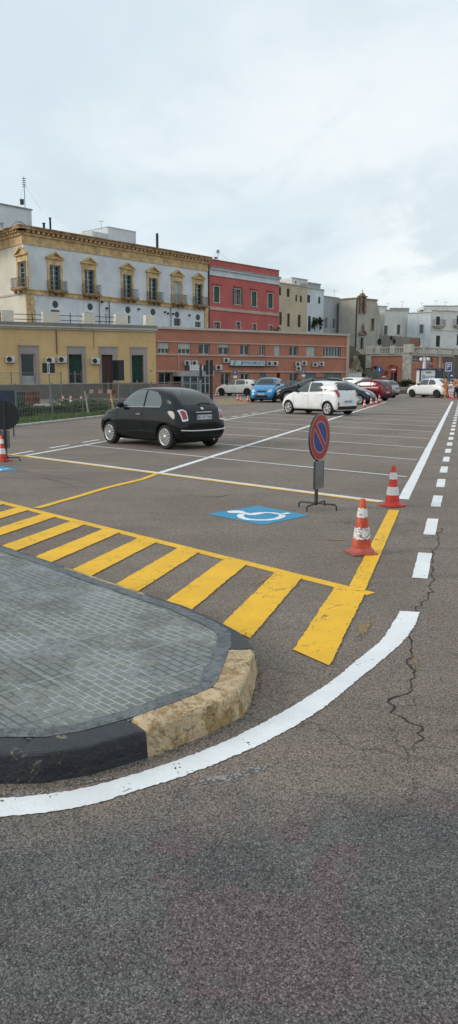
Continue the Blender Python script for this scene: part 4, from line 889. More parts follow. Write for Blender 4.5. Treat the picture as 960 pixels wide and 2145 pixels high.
m1 = MB(); s3 = PF.rect((408.5, 416, 765, 778)); PF.box(m1, s3[0], s3[1], s3[2], s3[3], 1.6, 1.75); s3 = PF.rect((371, 379, 765, 777)); PF.box(m1, s3[0], s3[1], s3[2], s3[3], 1.6, 1.75); b.put(m1, 'dark_sign_panel', 'shutter_dark')
for x in (556, 603, 682): u, _ = PF.uv(x, 770); 
m1 = MB(); u, _ = PF.uv(374, 755); PF.box(m1, u - .05, u + .05, zb3, zb2_, .003, .1); b.put(m1, 'drainpipe', 'w_pinkband')

# air conditioning units
acg = 'air conditioning units on the walls'
def ac_proto():
    r = empty('air_conditioner', (0, 0, 0), 0, 'x', 'air conditioner', acg); m_ = MB(); m_.box(-.42, .42, -.30, 0, -.3, .3, bev=.02); m_.build('casing', 'frame_white', r)
    m_ = MB(); m_.lathe([(.0, 0), (.22, 0), (.235, .02), (.21, .03)], 18, 0, Matrix.Translation((-.1, -.304, 0)) @ Matrix.Rotation(R(90), 4, 'X'))
    m_.build('fan_grille', 'iron', r); m_ = MB(); m_.box(-.35, -.31, -.28, .05, -.36, -.30); m_.box(.31, .35, -.28, .05, -.36, -.30); m_.build('bracket', 'iron', r); return r
acp = None
def ac(f, x, y, lab, s=1.0):
    global acp
    u, z = f.uv(x, y); p = f.P(u, z, .08); rz = math.atan2(f.u.y, f.u.x)
    if acp is None: acp = ac_proto(); o = acp; o.location = p; o.rotation_euler = (0, 0, rz); o['label'] = lab
    else: o = place(acp, p, rz, lab)
    o.scale = (s * .84,) * 3
YD = azv(66.0); YB = (-6.2, 66.0); Ya = (YB[0] - YD.x * 19, YB[1] - YD.y * 19); YF = Fac(Ya, YB)
for f_, x, y, lb, s_ in [(YF, 21, 753, 'white air conditioner left of the grey framed window, leftmost on the yellow building', 1), (YF, 104, 755, 'white air conditioner above the pair of dark panels', 1), (YF, 129, 753.5, 'white air conditioner right of the pair of dark panels, beside the green louvred window', 1), (YF, 199, 756.5, 'white air conditioner left of the brown door of the yellow building', 1),
    (PF, 390.5, 760.5, 'left of two air conditioners above the small white sign', 1), (PF, 405.5, 760.5, 'right of two air conditioners above the small white sign', 1), (PF, 456, 770, 'air conditioner low on the wall right of the dark panel sign', 1.1), (PF, 472, 755, 'air conditioner just left of the blue lettered sign', 1), (PF, 562.5, 761.5, 'air conditioner directly right of the blue lettered sign', 1), (PF, 574.5, 761.5, 'second air conditioner right of the blue lettered sign', 1),
    (PF, 622, 763, 'upper air conditioner of the stacked pair under the blue glazed window', 1), (PF, 623, 772, 'lower air conditioner of the stacked pair', 1), (PF, 635, 761, 'air conditioner right of the stacked pair', 1), (PF, 658, 764, 'left air conditioner of the last pair before the wide window', 1), (PF, 671, 762.5, 'air conditioner under the left end of the wide window', 1)]: ac(f_, x, y, lb, s_)

# --- yellow building
b = Bld('yellow_building', (*YB, 0), 'low yellow plastered building with grey door surrounds and stone plinth'); zy = (YF.uv(5, 684)[1] + YF.uv(325, 692)[1]) / 2; PL = 1.15
spec = [((-42, -8, 724, 806), (-38, -14, 741, 803), 'green'), ((40.5, 82, 725, 806), (44.5, 74, 740, 803), 'dark'), ((142.5, 179.5, 726, 805), (144.5, 172.5, 741.5, 803.5), 'green'), ((209, 246.5, 728.5, 815), (213.3, 237, 743.7, 814), 'brown'), ((274, 308, 729, 805), (276.3, 300.6, 744, 801), 'green2')]
surr = [YF.rect(a) for a, _, _ in spec]; zs1 = sum(x[3] for x in surr) / 5; ops = [YF.rect(x) for _, x, _ in spec]; zo1 = sum(x[3] for x in ops) / 5
ops = [(x[0], x[1], PL + (-.5 if s_[2] == 'brown' else .02), zo1) for x, s_ in zip(ops, spec)]
m1 = MB(); wall(YF, m1, .3, zy, ops, .35); e1_ = Vector((*YB, 0)) - YF.n * 7; e0_ = Vector((*Ya, 0)) - YF.n * 7; plain(m1, YB, (e1_.x, e1_.y), 0, zy); plain(m1, (e1_.x, e1_.y), (e0_.x, e0_.y), 0, zy); b.put(m1, 'wall', ['w_yellow', 'dark_room'])
m1 = MB(); m1.prism([Ya, YB, (e1_.x, e1_.y), (e0_.x, e0_.y)], zy - .1, zy - .02); b.put(m1, 'roof', 'roof_grey')
m1 = MB(); YF.box(m1, 0, YF.L + .12, zy, zy + .12, -.3, .30); YF.box(m1, 0, YF.L + .08, zy - .14, zy - .003, .003, .16); b.put(m1, 'cornice', 'w_coping')
m1 = MB(); YF.box(m1, 0, YF.L + .1, zy + .123, zy + .38, -.35, .22); b.put(m1, 'coping', 'w_ruin')
oo = sorted([(x[0], x[1], x[2]) for x in ops]); m1 = MB(); d_ = ops[3]
YF.box(m1, 0, d_[0], -.02, PL - .02, .003, .35); YF.box(m1, d_[0], d_[1], -.02, PL - .52, .003, .35); YF.box(m1, d_[1], YF.L, -.02, PL - .02, .003, .35); b.put(m1, 'plinth', 'w_stone')
M('green_fabric', (.015, .12, .085), .6, 0, .25, 5)
for (s_, o_, k_), sr_, op_ in zip(spec, surr, ops):
    m1 = MB(); YF.box(m1, sr_[0], op_[0], PL, zs1, .003, .07); YF.box(m1, op_[1], sr_[1], PL, zs1, .003, .07); YF.box(m1, op_[0], op_[1], op_[3], zs1, .003, .07); YF.box(m1, sr_[0] - .05, sr_[1] + .05, zs1, zs1 + .08, .003, .12); b.put(m1, 'window_surround', 'w_mauve')
    if k_ == 'brown':
        m1 = MB(); YF.box(m1, op_[0] + .02, op_[1] - .02, op_[2], op_[3] - .02, -.26, -.2); YF.box(m1, (op_[0] + op_[1]) / 2 - .02, (op_[0] + op_[1]) / 2 + .02, op_[2], op_[3] - .02, -.2, -.185); b.put(m1, 'door', 'shutter_brown'); continue
    wn = window(b, YF, op_, .24, mull=0 if k_ == 'dark' else 1, transoms=0 if k_ == 'dark' else 2, frame_w=.07)
    h_ = op_[3] - op_[2]
    if k_ in ('green', 'green2'):
        m1 = MB(); zz0 = op_[2] + (h_ * .45 if k_ == 'green' else .35); n = 9
        for k in range(n): u = op_[0] + .05 + (op_[1] - op_[0] - .1) * k / n; wv_ = (op_[1] - op_[0] - .1) / n; m1.quad(YF.P(u, zz0, -.19), YF.P(u + wv_ * .5, zz0, -.15), YF.P(u + wv_ * .5, op_[3] - .05, -.15), YF.P(u, op_[3] - .05, -.19)); m1.quad(YF.P(u + wv_ * .5, zz0, -.15), YF.P(u + wv_, zz0, -.19), YF.P(u + wv_, op_[3] - .05, -.19), YF.P(u + wv_ * .5, op_[3] - .05, -.15))
        b.put(m1, 'curtain', 'green_fabric', wn)
        m1 = MB(); 
        for k in range(9): u = op_[0] + (op_[1] - op_[0]) * (k + .5) / 9; YF.box(m1, u - .012, u + .012, op_[2], op_[3], -.08, -.056)
        for k in range(4): z = op_[2] + h_ * (k + .5) / 4; YF.box(m1, op_[0], op_[1], z - .014, z + .014, -.083, -.06)
        b.put(m1, 'grille', 'iron', wn)
    else:
        m1 = MB(); YF.box(m1, op_[0] + .05, op_[1] - .05, op_[2], op_[2] + h_ * .27, -.2, -.15); b.put(m1, 'lower_panel', 'sign_grey', wn)
m1 = MB()
for x0, x1 in ((5, 30), (91, 127), (177, 200), (243.7, 269), (306, 327)): u0 = YF.uv(x0, 672)[0]; u1 = YF.uv(x1, 672)[0]; YF.box(m1, u0, u1, zy + .383, zy + 1.25, -.75, -.05)
b.put(m1, 'parapet_block', 'w_cream')
m1 = MB()
for k_ in (.62, 1.0, ): m1.tube([YF.P(0, zy + k_, -.4), YF.P(YF.uv(250, 672)[0], zy + k_, -.4)], .03, 6)
for x in (3, 70, 150, 225): u = YF.uv(x, 672)[0]; m1.tube([YF.P(u, zy + .3, -.4), YF.P(u, zy + 1.25, -.4)], .035, 6)
b.put(m1, 'parapet_railing', 'iron')
m1 = MB(); u = YF.uv(118, 700)[0]; m1.tube([YF.P(u, zy - .15, .06), YF.P(u, YF.uv(118, 741)[1], .06)], .05, 6); u = YF.uv(196, 700)[0]; m1.tube([YF.P(u, zy - .15, .06), YF.P(u, YF.uv(196, 730)[1], .06)], .02, 5); b.put(m1, 'drainpipe', 'w_brick')

# ================================================================== cars
def paint(name, col, metal=0.0, rough=.28):
    if name in MATS: return
    m, t, b = nt(name); co = objco(t)
    c = mix(t, ramp(t, noise_n(t, co, 2.5, 5), .3, .75), col, tuple(x * .86 + .004 for x in col)); sp_ = nd(t, 'ShaderNodeSeparateXYZ'); t.links.new(co, sp_.inputs[0])
    dust = mth(t, 'MULTIPLY', ramp(t, mth(t, 'ADD', sp_.outputs['Z'], mth(t, 'MULTIPLY', noise_n(t, co, 6, 5), .25)), .50, .18), .10 if sum(col) < .3 else .3)
    c = mix(t, dust, c, (.10, .09, .08)); t.links.new(c, b.inputs['Base Color'])
    b.inputs['Metallic'].default_value = metal; t.links.new(mth(t, 'ADD', mth(t, 'MULTIPLY', dust, .5), .09), b.inputs['Roughness']); b.inputs['Specular IOR Level'].default_value = .36; b.inputs['Coat Weight'].default_value = .0
    MATS[name] = m
for n_, c_, m_ in (('car_black', (.005, .008, .009), 0), ('car_white', (.82, .83, .82), 0), ('car_white_warm', (.76, .76, .72), 0), ('car_blue', (.06, .27, .52), .2), ('car_charcoal', (.03, .033, .036), .4), ('car_red', (.15, .010, .016), .1), ('car_navy', (.03, .045, .065), .3), ('car_silver', (.36, .38, .39), .6)): paint(n_, c_, m_)
M('car_trim', (.014, .014, .015), .55, 0, .1); M('tyre', (.018, .018, .018), .85, 0, .2, 20); M('chrome', (.6, .61, .62), .18, 1, .05); M('rim_silver', (.50, .50, .50), .32, .7, .1)
M('lamp_red', (.30, .012, .016), .12, 0, .1, coat=.8); M('lamp_white', (.55, .57, .58), .1, 0, .1, coat=.8); M('lamp_orange', (.6, .2, .02), .2, 0, .1); M('plate_white', (.55, .57, .60), .4, 0, .05); M('plate_blue', (.02, .06, .25), .4, 0, .05); M('seam', (.006, .006, .006), .9, 0, 0)
M('seam_grey', (.22, .22, .22), .8, 0, 0); M('arch', (.008, .008, .008), .95, 0, 0); M('under', (.01, .01, .01), .9, 0, 0)
m_glass('car_glass', (.010, .016, .017), .03); MATS['car_glass'].node_tree.nodes['Principled BSDF'].inputs['Coat Weight'].default_value = 0; MATS['car_glass'].node_tree.nodes['Principled BSDF'].inputs['Specular IOR Level'].default_value = .6

m_glass('car_glass_side', (.10, .125, .13), .06); MATS['car_glass_side'].node_tree.nodes['Principled BSDF'].inputs['Metallic'].default_value = .15; MATS['car_glass_side'].node_tree.nodes['Principled BSDF'].inputs['Coat Weight'].default_value = 0; m_glass('car_glass_mid', (.035, .047, .05), .05); MATS['car_glass_mid'].node_tree.nodes['Principled BSDF'].inputs['Coat Weight'].default_value = 0  # side glass is pale so its colour carries the reflected and see-through light
def chaikin(p, k=2):
    for _ in range(k):
        q = []
        for a, b in zip(p, p[1:] + p[:1]): q += [(a[0] * .75 + b[0] * .25, a[1] * .75 + b[1] * .25), (a[0] * .25 + b[0] * .75, a[1] * .25 + b[1] * .75)]
        p = q
    return p
class CarShape:
    def __init__(s, st, wb, rw, tw, matn):
        """st: stations rear->front (x, zb, zs, zt, wl, wb, ws, wt); wb: (rear axle x, front axle x); rw wheel radius; tw half track"""
        s.wb = wb; s.rw = rw; s.tw = tw; rings = []
        for x, zb, zs, zt, wl, wm, ws, wt in st:
            h = zs - zb
            half = [(wl * .7, zb), (wl, zb + .03), (wm, zb + .30 * h), (wm, zb + .72 * h), (ws, zs), (ws * .945, zs + min(.035, (zt - zs) * .3)), (ws * .945 + (wt - ws * .945) * .50, zs + (zt - zs) * .50), (wt, zs + (zt - zs) * .90 if zt - zs > .15 else zt - .03), (wt * .6, zt - .012)]
            rings.append([Vector((x, 0, zb))] + [Vector((x, y, z)) for y, z in half] + [Vector((x, 0, zt))] + [Vector((x, -y, z)) for y, z in half[::-1]])
        n = len(rings[0]); vs = [v for r in rings for v in r]; fs = []
        for i in range(len(rings) - 1):
            for k in range(n): fs.append((i * n + k, (i + 1) * n + k, (i + 1) * n + (k + 1) % n, i * n + (k + 1) % n))
        fs.append(tuple(range(n))); fs.append(tuple((len(rings) - 1) * n + k for k in range(n))[::-1])
        me = bpy.data.meshes.new('body'); me.from_pydata(vs, [], fs); bm = bmesh.new(); bm.from_mesh(me); bmesh.ops.recalc_face_normals(bm, faces=bm.faces[:]); bm.to_mesh(me); bm.free()
        me.materials.append(MATS[matn]); me.materials.append(MATS['arch']); o = bpy.data.objects.new('body', me); COL.objects.link(o)
        m = o.modifiers.new('s', 'SUBSURF'); m.levels = 2; m.render_levels = 2
        dg = bpy.context.evaluated_depsgraph_get(); e = o.evaluated_get(dg).to_mesh(); s.bvh = BVHTree.FromPolygons([v.co.copy() for v in e.vertices], [tuple(p.vertices) for p in e.polygons])
        c = MB()
        for ax in wb:
            for sd_ in (1, -1):
                c.lathe([(0, 0), (rw + .045, 0), (rw + .045, .55), (0, .55)], 40, 1, Matrix.Translation((ax, sd_ * (tw - .24) if sd_ > 0 else -(tw - .24) - .55, rw + .0)) @ Matrix.Rotation(R(-90), 4, 'X') if False else Matrix.Translation((ax, (tw - .24) if sd_ > 0 else -(tw - .24), rw)) @ Matrix.Rotation(R(-90 if sd_ > 0 else 90), 4, 'X'))
        bm = bmesh.new(); 
        vv = [bm.verts.new(v) for v in c.v]
        for f, mi in zip(c.f, c.mi):
            q = bm.faces.new([vv[i] for i in f]); q.material_index = 1
        bmesh.ops.remove_doubles(bm, verts=bm.verts[:], dist=1e-5); bmesh.ops.recalc_face_normals(bm, faces=bm.faces[:])
        cm = bpy.data.meshes.new('c'); bm.to_mesh(cm); bm.free(); cm.materials.append(MATS[matn]); cm.materials.append(MATS['arch']); co = bpy.data.objects.new('c', cm); COL.objects.link(co)
        bo = o.modifiers.new('b', 'BOOLEAN'); bo.operation = 'DIFFERENCE'; bo.object = co; bo.solver = 'EXACT'
        dg = bpy.context.evaluated_depsgraph_get(); dg.update(); nm = bpy.data.meshes.new_from_object(o.evaluated_get(dg)); o.modifiers.clear(); o.data = nm; nm.name = 'body'
        bpy.data.objects.remove(co); 
        for p in nm.polygons: p.use_smooth = p.material_index == 0
        s.body = o
    def cast(s, p, axis):
        d, far = {'L': (Vector((0, -1, 0)), Vector((0, 3, 0))), 'R': (Vector((0, 1, 0)), Vector((0, -3, 0))), 'rear': (Vector((1, 0, 0)), Vector((-5, 0, 0))), 'front': (Vector((-1, 0, 0)), Vector((5, 0, 0))), 'top': (Vector((0, 0, -1)), Vector((0, 0, 4)))}[axis]
        q = {'L': Vector((p[0], 0, p[1])), 'R': Vector((p[0], 0, p[1])), 'rear': Vector((0, p[0], p[1])), 'front': Vector((0, p[0], p[1])), 'top': Vector((p[0], p[1], 0))}[axis]
        h, nrm, _, _ = s.bvh.ray_cast(q + far, d)
        if h is None: h, nrm, _, _ = s.bvh.find_nearest(q + far * .25)
        return h, nrm, -d
    def patch(s, mb, poly, axis, off=.006, mi=0, ch=2, rings=5, step=.05, skirt=True):
        p = []
        for a, b in zip(poly, poly[1:] + poly[:1]):
            n = max(1, int(math.dist(a, b) / step)); p += [(a[0] + (b[0] - a[0]) * i / n, a[1] + (b[1] - a[1]) * i / n) for i in range(n)]
        if ch: p = chaikin(p, ch) if ch < 3 else chaikin(chaikin(poly, 3), 0)
        cx = sum(a[0] for a in p) / len(p); cy = sum(a[1] for a in p) / len(p); n = len(p); vs = []; R_ = [(1.0, -.006)] if skirt else []
        R_ += [(1.0, off), (1.0, off)] + [(1 - (k + 1) / rings, off) for k in range(rings - 1)]
        for k, o in R_:
            for a in p:
                h, nn, out = s.cast((cx + (a[0] - cx) * k, cy + (a[1] - cy) * k), axis); 
                vs.append(h + (nn if nn.dot(out) > .1 else out) * o)
        h, nn, out = s.cast((cx, cy), axis); vs.append(h + nn * off); m = len(R_)
        fs = [(i * n + k, i * n + (k + 1) % n, (i + 1) * n + (k + 1) % n, (i + 1) * n + k) for i in range(m - 1) if not (skirt and i == 1) for k in range(n)] + [((m - 1) * n + k, (m - 1) * n + (k + 1) % n, m * n) for k in range(n)]
        if axis in ('R', 'rear', 'top') : fs = [f[::-1] for f in fs]
        mb.add(vs, fs, mi, True)
    def line(s, mb, pl, axis, wd=.008, off=.003, mi=0):
        P = []
        for a, b in zip(pl[:-1], pl[1:]):
            n = max(1, int(math.dist(a, b) / .04)); P += [(a[0] + (b[0] - a[0]) * i / n, a[1] + (b[1] - a[1]) * i / n) for i in range(n)]
        P.append(pl[-1]); pts = []
        for a in P: h, nn, out = s.cast(a, axis); pts.append(h + nn * off)
        mb.tube(pts, wd / 2, 5, mi)
def make_wheel(car, ax, side, rw, tw, rim, dark=False):
    m_ = MB(); w_ = .19; o = Matrix.Translation((ax, side * tw, rw)) @ Matrix.Rotation(R(-90 * side), 4, 'X')
    pr = [(rw * .66, -w_ / 2), (rw * .9, -w_ / 2), (rw * .985, -w_ * .36), (rw, -w_ * .2), (rw, w_ * .2), (rw * .985, w_ * .36), (rw * .90, w_ / 2), (rw * .70, w_ / 2 - .004), (rw * .655, w_ / 2 - .02)]
    m_.lathe(pr, 36, 0, o); wh = m_.build('wheel', 'tyre', car); m2 = MB()
    m2.lathe([(rw * .70, w_ / 2 + .0), (rw * .69, w_ / 2 + .008), (rw * .60, w_ / 2 - .012), (rw * .58, w_ / 2 - .05)], 36, 0, o)
    m2.lathe([(rw * .62, -.02), (0, -.02)], 24, 1, o)
    n = rim; zf = w_ / 2
    for k in range(n):
        a = 2 * math.pi * k / n; wdt = .30 * rw * 2 * math.pi / n * .5 * 1.15; r0, r1 = rw * .13, rw * .62
        d = Vector((math.cos(a), math.sin(a), 0)); e = Vector((-d.y, d.x, 0)); q = [d * r0 + e * wdt * .35, d * r1 + e * wdt, d * r1 - e * wdt, d * r0 - e * wdt * .35]
        v = [o @ Vector((p.x, p.y, zf - .005 - (.018 if i in (0, 3) else 0) * 0)) for i, p in enumerate(q)] + [o @ Vector((p.x, p.y, zf - .035)) for p in q]
        m2.add(v, [(0, 1, 2, 3), (0, 4, 5, 1), (3, 2, 6, 7), (1, 5, 6, 2)], 0)
    m2.lathe([(rw * .2, zf - .02), (rw * .18, zf + .004), (rw * .09, zf + .010), (0, zf + .010)], 20, 0, o); m2.build('rim', ['rim_silver' if not dark else 'car_trim', 'arch'], wh)
def car(spec):
    sh = CarShape(spec['st'], spec['wb'], spec['rw'], spec['tw'], spec['paint']); root = empty(spec.get('name', 'parked_car'), (0, 0, 0), 0, 'car', 'car'); b_ = sh.body; b_.parent = root
    for ax in spec['wb']:
        for sd_ in (1, -1): make_wheel(root, ax, sd_, spec['rw'], spec['tw'], spec.get('spokes', 8), spec.get('darkrim', False))
    for ax_ in ('L', 'R'):
        for poly in spec['side_glass']: m_ = MB(); sh.patch(m_, poly, ax_, .005, ch=2); m_.build('side_window', spec.get('sglass', 'car_glass'), root)
        m_ = MB(); 
        for pl in spec['seams']: sh.line(m_, pl, ax_, .010, .0)
        m_.build('door_seam', 'seam_grey' if 'white' in spec['paint'] else 'seam', root)
        for hx, hz in spec['handles']:
            m_ = MB(); h, nn, out = sh.cast((hx, hz), ax_); m_.box(-.085, .085, -.012, .03, -.014, .014, 0, Matrix.Translation(h) @ Matrix.Rotation(0 if ax_ == 'L' else math.pi, 4, 'Z'), bev=.006); m_.build('door_handle', spec.get('handle_mat', spec['paint']), root)
        if 'belt' in spec: m_ = MB(); sh.line(m_, spec['belt'], ax_, .022, .016); m_.build('belt_moulding', spec.get('belt_mat', 'chrome'), root)
        m_ = MB(); sh.patch(m_, spec['sill'], ax_, .004, ch=1, rings=3); m_.build('sill_trim', spec.get('sill_mat', 'car_trim'), root)
        sg = 1 if ax_ == 'L' else -1; mx, mz = spec['mirror']; h, nn, out = sh.cast((mx, mz), ax_)
        m_ = MB(); T = Matrix.Translation(h + Vector((.0, sg * .11, .05))); bmx = bmesh.new(); bmesh.ops.create_uvsphere(bmx, u_segments=14, v_segments=9, radius=1); 
        vs = [T @ Vector((v.co.x * .065, v.co.y * .115, v.co.z * .075)) for v in bmx.verts]; m_.add(vs, [[v.index for v in f.verts] for f in bmx.faces], 0, True); bmx.free(); m_.tube([h, h + Vector((0, sg * .1, .02))], .022, 6)
        m_.build('wing_mirror', spec.get('mirror_mat', spec['paint']), root)
    for nm, axs, polys, matn, o in spec['patches']:
        for poly in polys:
            m_ = MB(); sh.patch(m_, poly, axs, o, ch=2, step=.04); p_ = m_.build(nm, matn, root)
    for nm, axs, pl, wd, matn in spec.get('bars', []):
        m_ = MB(); sh.line(m_, pl, axs, wd, .012); m_.build(nm, matn, root)
    for axs, cy, cz in spec['plates']:
        h, nn, out = sh.cast((cy, cz), axs); m_ = MB(); sx = -1 if axs == 'rear' else 1; x = h.x + sx * .012
        m_.box(min(x, x + sx * .012), max(x, x + sx * .012), cy - .26, cy + .26, cz - .055, cz + .055); pl_ = m_.build('licence_plate', 'plate_white', root)
        m_ = MB(); xx = x + sx * .014; 
        for s0_, s1_ in ((-.26, -.235), (.235, .26)): m_.quad((xx, cy + s0_, cz - .054), (xx, cy + s1_, cz - .054), (xx, cy + s1_, cz + .054), (xx, cy + s0_, cz + .054))
        m_.build('plate_band', 'plate_blue', pl_); m_ = MB(); fr = frame(Vector((xx, cy, cz)), (0, sx, 0), (0, 0, 1)); add_text(m_, spec.get('reg', 'EC 417 NA'), .095, fr, 0, .001); m_.build('registration', 'seam', pl_)
    for nm, fn in spec.get('extra', []): 
        m_ = MB(); mt = fn(m_, sh); m_.build(nm, mt, root)
    return root
def box_extra(*a, mat='car_trim', bev=.01):
    def f(m_, sh): m_.box(*a, bev=bev); return mat
    return f
# ---- small retro three door hatchback
st500 = [(-1.775, .36, .60, .70, .42, .60, .52, .36), (-1.74, .24, .72, .88, .62, .72, .66, .50), (-1.66, .19, .86, 1.02, .68, .785, .70, .58), (-1.52, .19, .93, 1.12, .72, .81, .74, .60), (-1.34, .20, .955, 1.27, .74, .82, .765, .60), (-1.12, .20, .965, 1.39, .75, .82, .775, .60),
    (-.75, .19, .965, 1.485, .755, .82, .78, .60), (-.2, .19, .955, 1.50, .755, .82, .785, .60), (.22, .19, .945, 1.465, .755, .82, .785, .59), (.48, .19, .935, 1.32, .755, .82, .785, .595), (.74, .19, .925, 1.10, .755, .82, .78, .62), (.90, .19, .915, 1.0, .755, .82, .77, .64), (1.15, .19, .885, .95, .75, .815, .75, .60), (1.42, .19, .81, .875, .72, .79, .70, .53), (1.62, .20, .70, .765, .65, .72, .62, .44), (1.74, .25, .56, .62, .52, .60, .50, .34), (1.785, .36, .49, .53, .36, .42, .36, .24)]
def ant(m_, sh): m_.tube([(-.95, 0, 1.46), (-1.12, 0, 1.62)], .006, 5); return 'car_trim'
def wiper(z, x):
    def f(m_, sh): sh.line(m_, [(.02, z), (-.12, z + .02), (-.36, z + .0)], 'rear', .018, .02); m_.lathe([(0, 0), (.035, 0), (.03, .03), (0, .035)], 10, 0, Matrix.Translation(sh.cast((.02, z), 'rear')[0]) @ Matrix.Rotation(R(-90), 4, 'Y')); return 'car_trim'
    return f
def spec500(pt_, dark, reg, handle='chrome'):
    return dict(sglass='car_glass_side' if not dark else 'car_glass_mid', st=st500, wb=(-1.19, 1.11), rw=.295, tw=.70, paint=pt_, spokes=14 if not dark else 7, darkrim=dark, reg=reg,
      side_glass=[[(-.30, 1.00), (.62, .985), (.60, 1.07), (.34, 1.30), (.16, 1.385), (-.30, 1.405)], [(-.98, 1.01), (-.37, 1.003), (-.37, 1.40), (-.72, 1.365), (-.90, 1.26), (-1.0, 1.10)]],
      seams=[[(-.33, 1.40), (-.335, 1.0), (-.36, .62), (-.42, .38), (-.36, .27), (.5, .26), (.70, .32), (.76, .6), (.74, .93)], [(.80, .84), (1.3, .80), (1.58, .70)]], handles=[(-.18, .82)], handle_mat=handle, belt=[(-1.0, 1.0), (-.4, .99), (.66, .965)],
      sill=[(-.82, .20), (.74, .20), (.74, .27), (-.82, .27)], sill_mat=pt_, mirror=(.52, .99), mirror_mat=pt_ if not dark else 'car_trim',
      patches=[('rear_window', 'rear', [[(-.54, 1.06), (.54, 1.06), (.50, 1.33), (.30, 1.40), (-.30, 1.40), (-.50, 1.31)]], 'car_glass', .006), ('windscreen', 'front', [[(-.62, 1.03), (.62, 1.03), (.53, 1.36), (.30, 1.42), (-.30, 1.42), (-.53, 1.36)]], 'car_glass', .006),
        ('tail_light', 'rear', [[(.515, .70), (.68, .68), (.70, .94), (.60, .97), (.53, .92)], [(-.515, .70), (-.53, .92), (-.60, .97), (-.70, .94), (-.68, .68)]], 'chrome', .010), ('tail_lens', 'rear', [[(.54, .735), (.655, .72), (.67, .91), (.60, .94), (.56, .89)], [(-.54, .735), (-.56, .89), (-.60, .94), (-.67, .91), (-.655, .72)]], 'lamp_red', .020),
        ('headlight', 'front', [[(.40, .58), (.56, .56), (.60, .70), (.50, .76), (.38, .70)], [(-.40, .58), (-.38, .70), (-.50, .76), (-.60, .70), (-.56, .56)]], 'lamp_white', .010), ('lower_grille', 'front', [[(-.4, .32), (.4, .32), (.4, .40), (-.4, .40)]], 'car_trim', .008),
        ('number_plate_recess', 'rear', [[(-.30, .705), (.30, .705), (.30, .86), (-.30, .86)]], pt_ if not dark else 'car_trim', .004), ('badge', 'rear', [[(-.04, .95), (.04, .95), (.04, 1.0), (-.04, 1.0)]], 'chrome', .012)],
      bars=[('bumper_strip', 'rear', [(-.72, .475), (-.4, .455), (0, .45), (.4, .455), (.72, .475)], .045, 'chrome'), ('tailgate_handle', 'rear', [(-.26, .885), (.26, .885)], .03, 'chrome')], plates=[('rear', 0, .775), ('front', 0, .46)],
      extra=[('aerial', ant), ('wiper', wiper(1.075, -1.5)), ('underbody', box_extra(-1.5, 1.45, -.58, .58, .15, .30, mat='under')), ('exhaust', lambda m_, sh: (m_.tube([(-1.5, -.35, .22), (-1.74, -.35, .22)], .028, 8), 'chrome')[1])])
def head(az_): return R(90 - az_)
def ground_for(wheel_px, local, az_):
    """car origin such that the given local wheel contact stands on the ground point seen at wheel_px"""
    g = G(*wheel_px); a = head(az_); c, s_ = math.cos(a), math.sin(a)
    return Vector((g.x - (c * local[0] - s_ * local[1]), g.y - (s_ * local[0] + c * local[1]), 0))
c = car(spec500('car_black', False, 'EC 417 NA')); az_ = -44; c.location = ground_for((346, 941.5), (-1.19, .78), az_); c.rotation_euler = (0, 0, head(az_)); c.scale = (.98, .97, .985)
tag(c, 'small black retro hatchback with silver spoked wheels in the nearest occupied bay', 'car', 'cars parked in the lot')
c = car(spec500('car_white', True, 'FR 208 BX', 'car_white')); az_ = -38; c.location = ground_for((914, 833.5), (-1.3, .86), az_); c.rotation_euler = (0, 0, head(az_)); c.scale = (1.12, 1.1, 1.08)
tag(c, 'small white retro hatchback with black wheels at the far right end of the bays', 'car', 'cars parked in the lot')
# ---- five door city car
stp = [(-1.80, .40, .62, .70, .50, .66, .58, .42), (-1.765, .26, .80, .93, .66, .75, .70, .56), (-1.70, .20, .95, 1.10, .70, .785, .735, .62), (-1.58, .19, 1.0, 1.30, .73, .80, .755, .60), (-1.42, .20, 1.01, 1.43, .74, .80, .765, .59), (-1.1, .19, 1.0, 1.475, .75, .80, .77, .60), (-.5, .19, .985, 1.50, .75, .80, .775, .60),
    (-.02, .19, .965, 1.485, .75, .80, .775, .59), (.32, .19, .95, 1.375, .75, .80, .775, .59), (.65, .19, .94, 1.165, .75, .80, .77, .61), (.95, .19, .925, 1.02, .75, .80, .76, .62), (1.2, .19, .875, .95, .74, .795, .73, .58), (1.45, .19, .79, .86, .71, .77, .67, .50), (1.64, .20, .68, .745, .64, .70, .58, .42), (1.75, .26, .56, .61, .50, .57, .46, .32), (1.80, .36, .47, .50, .34, .4, .34, .22)]
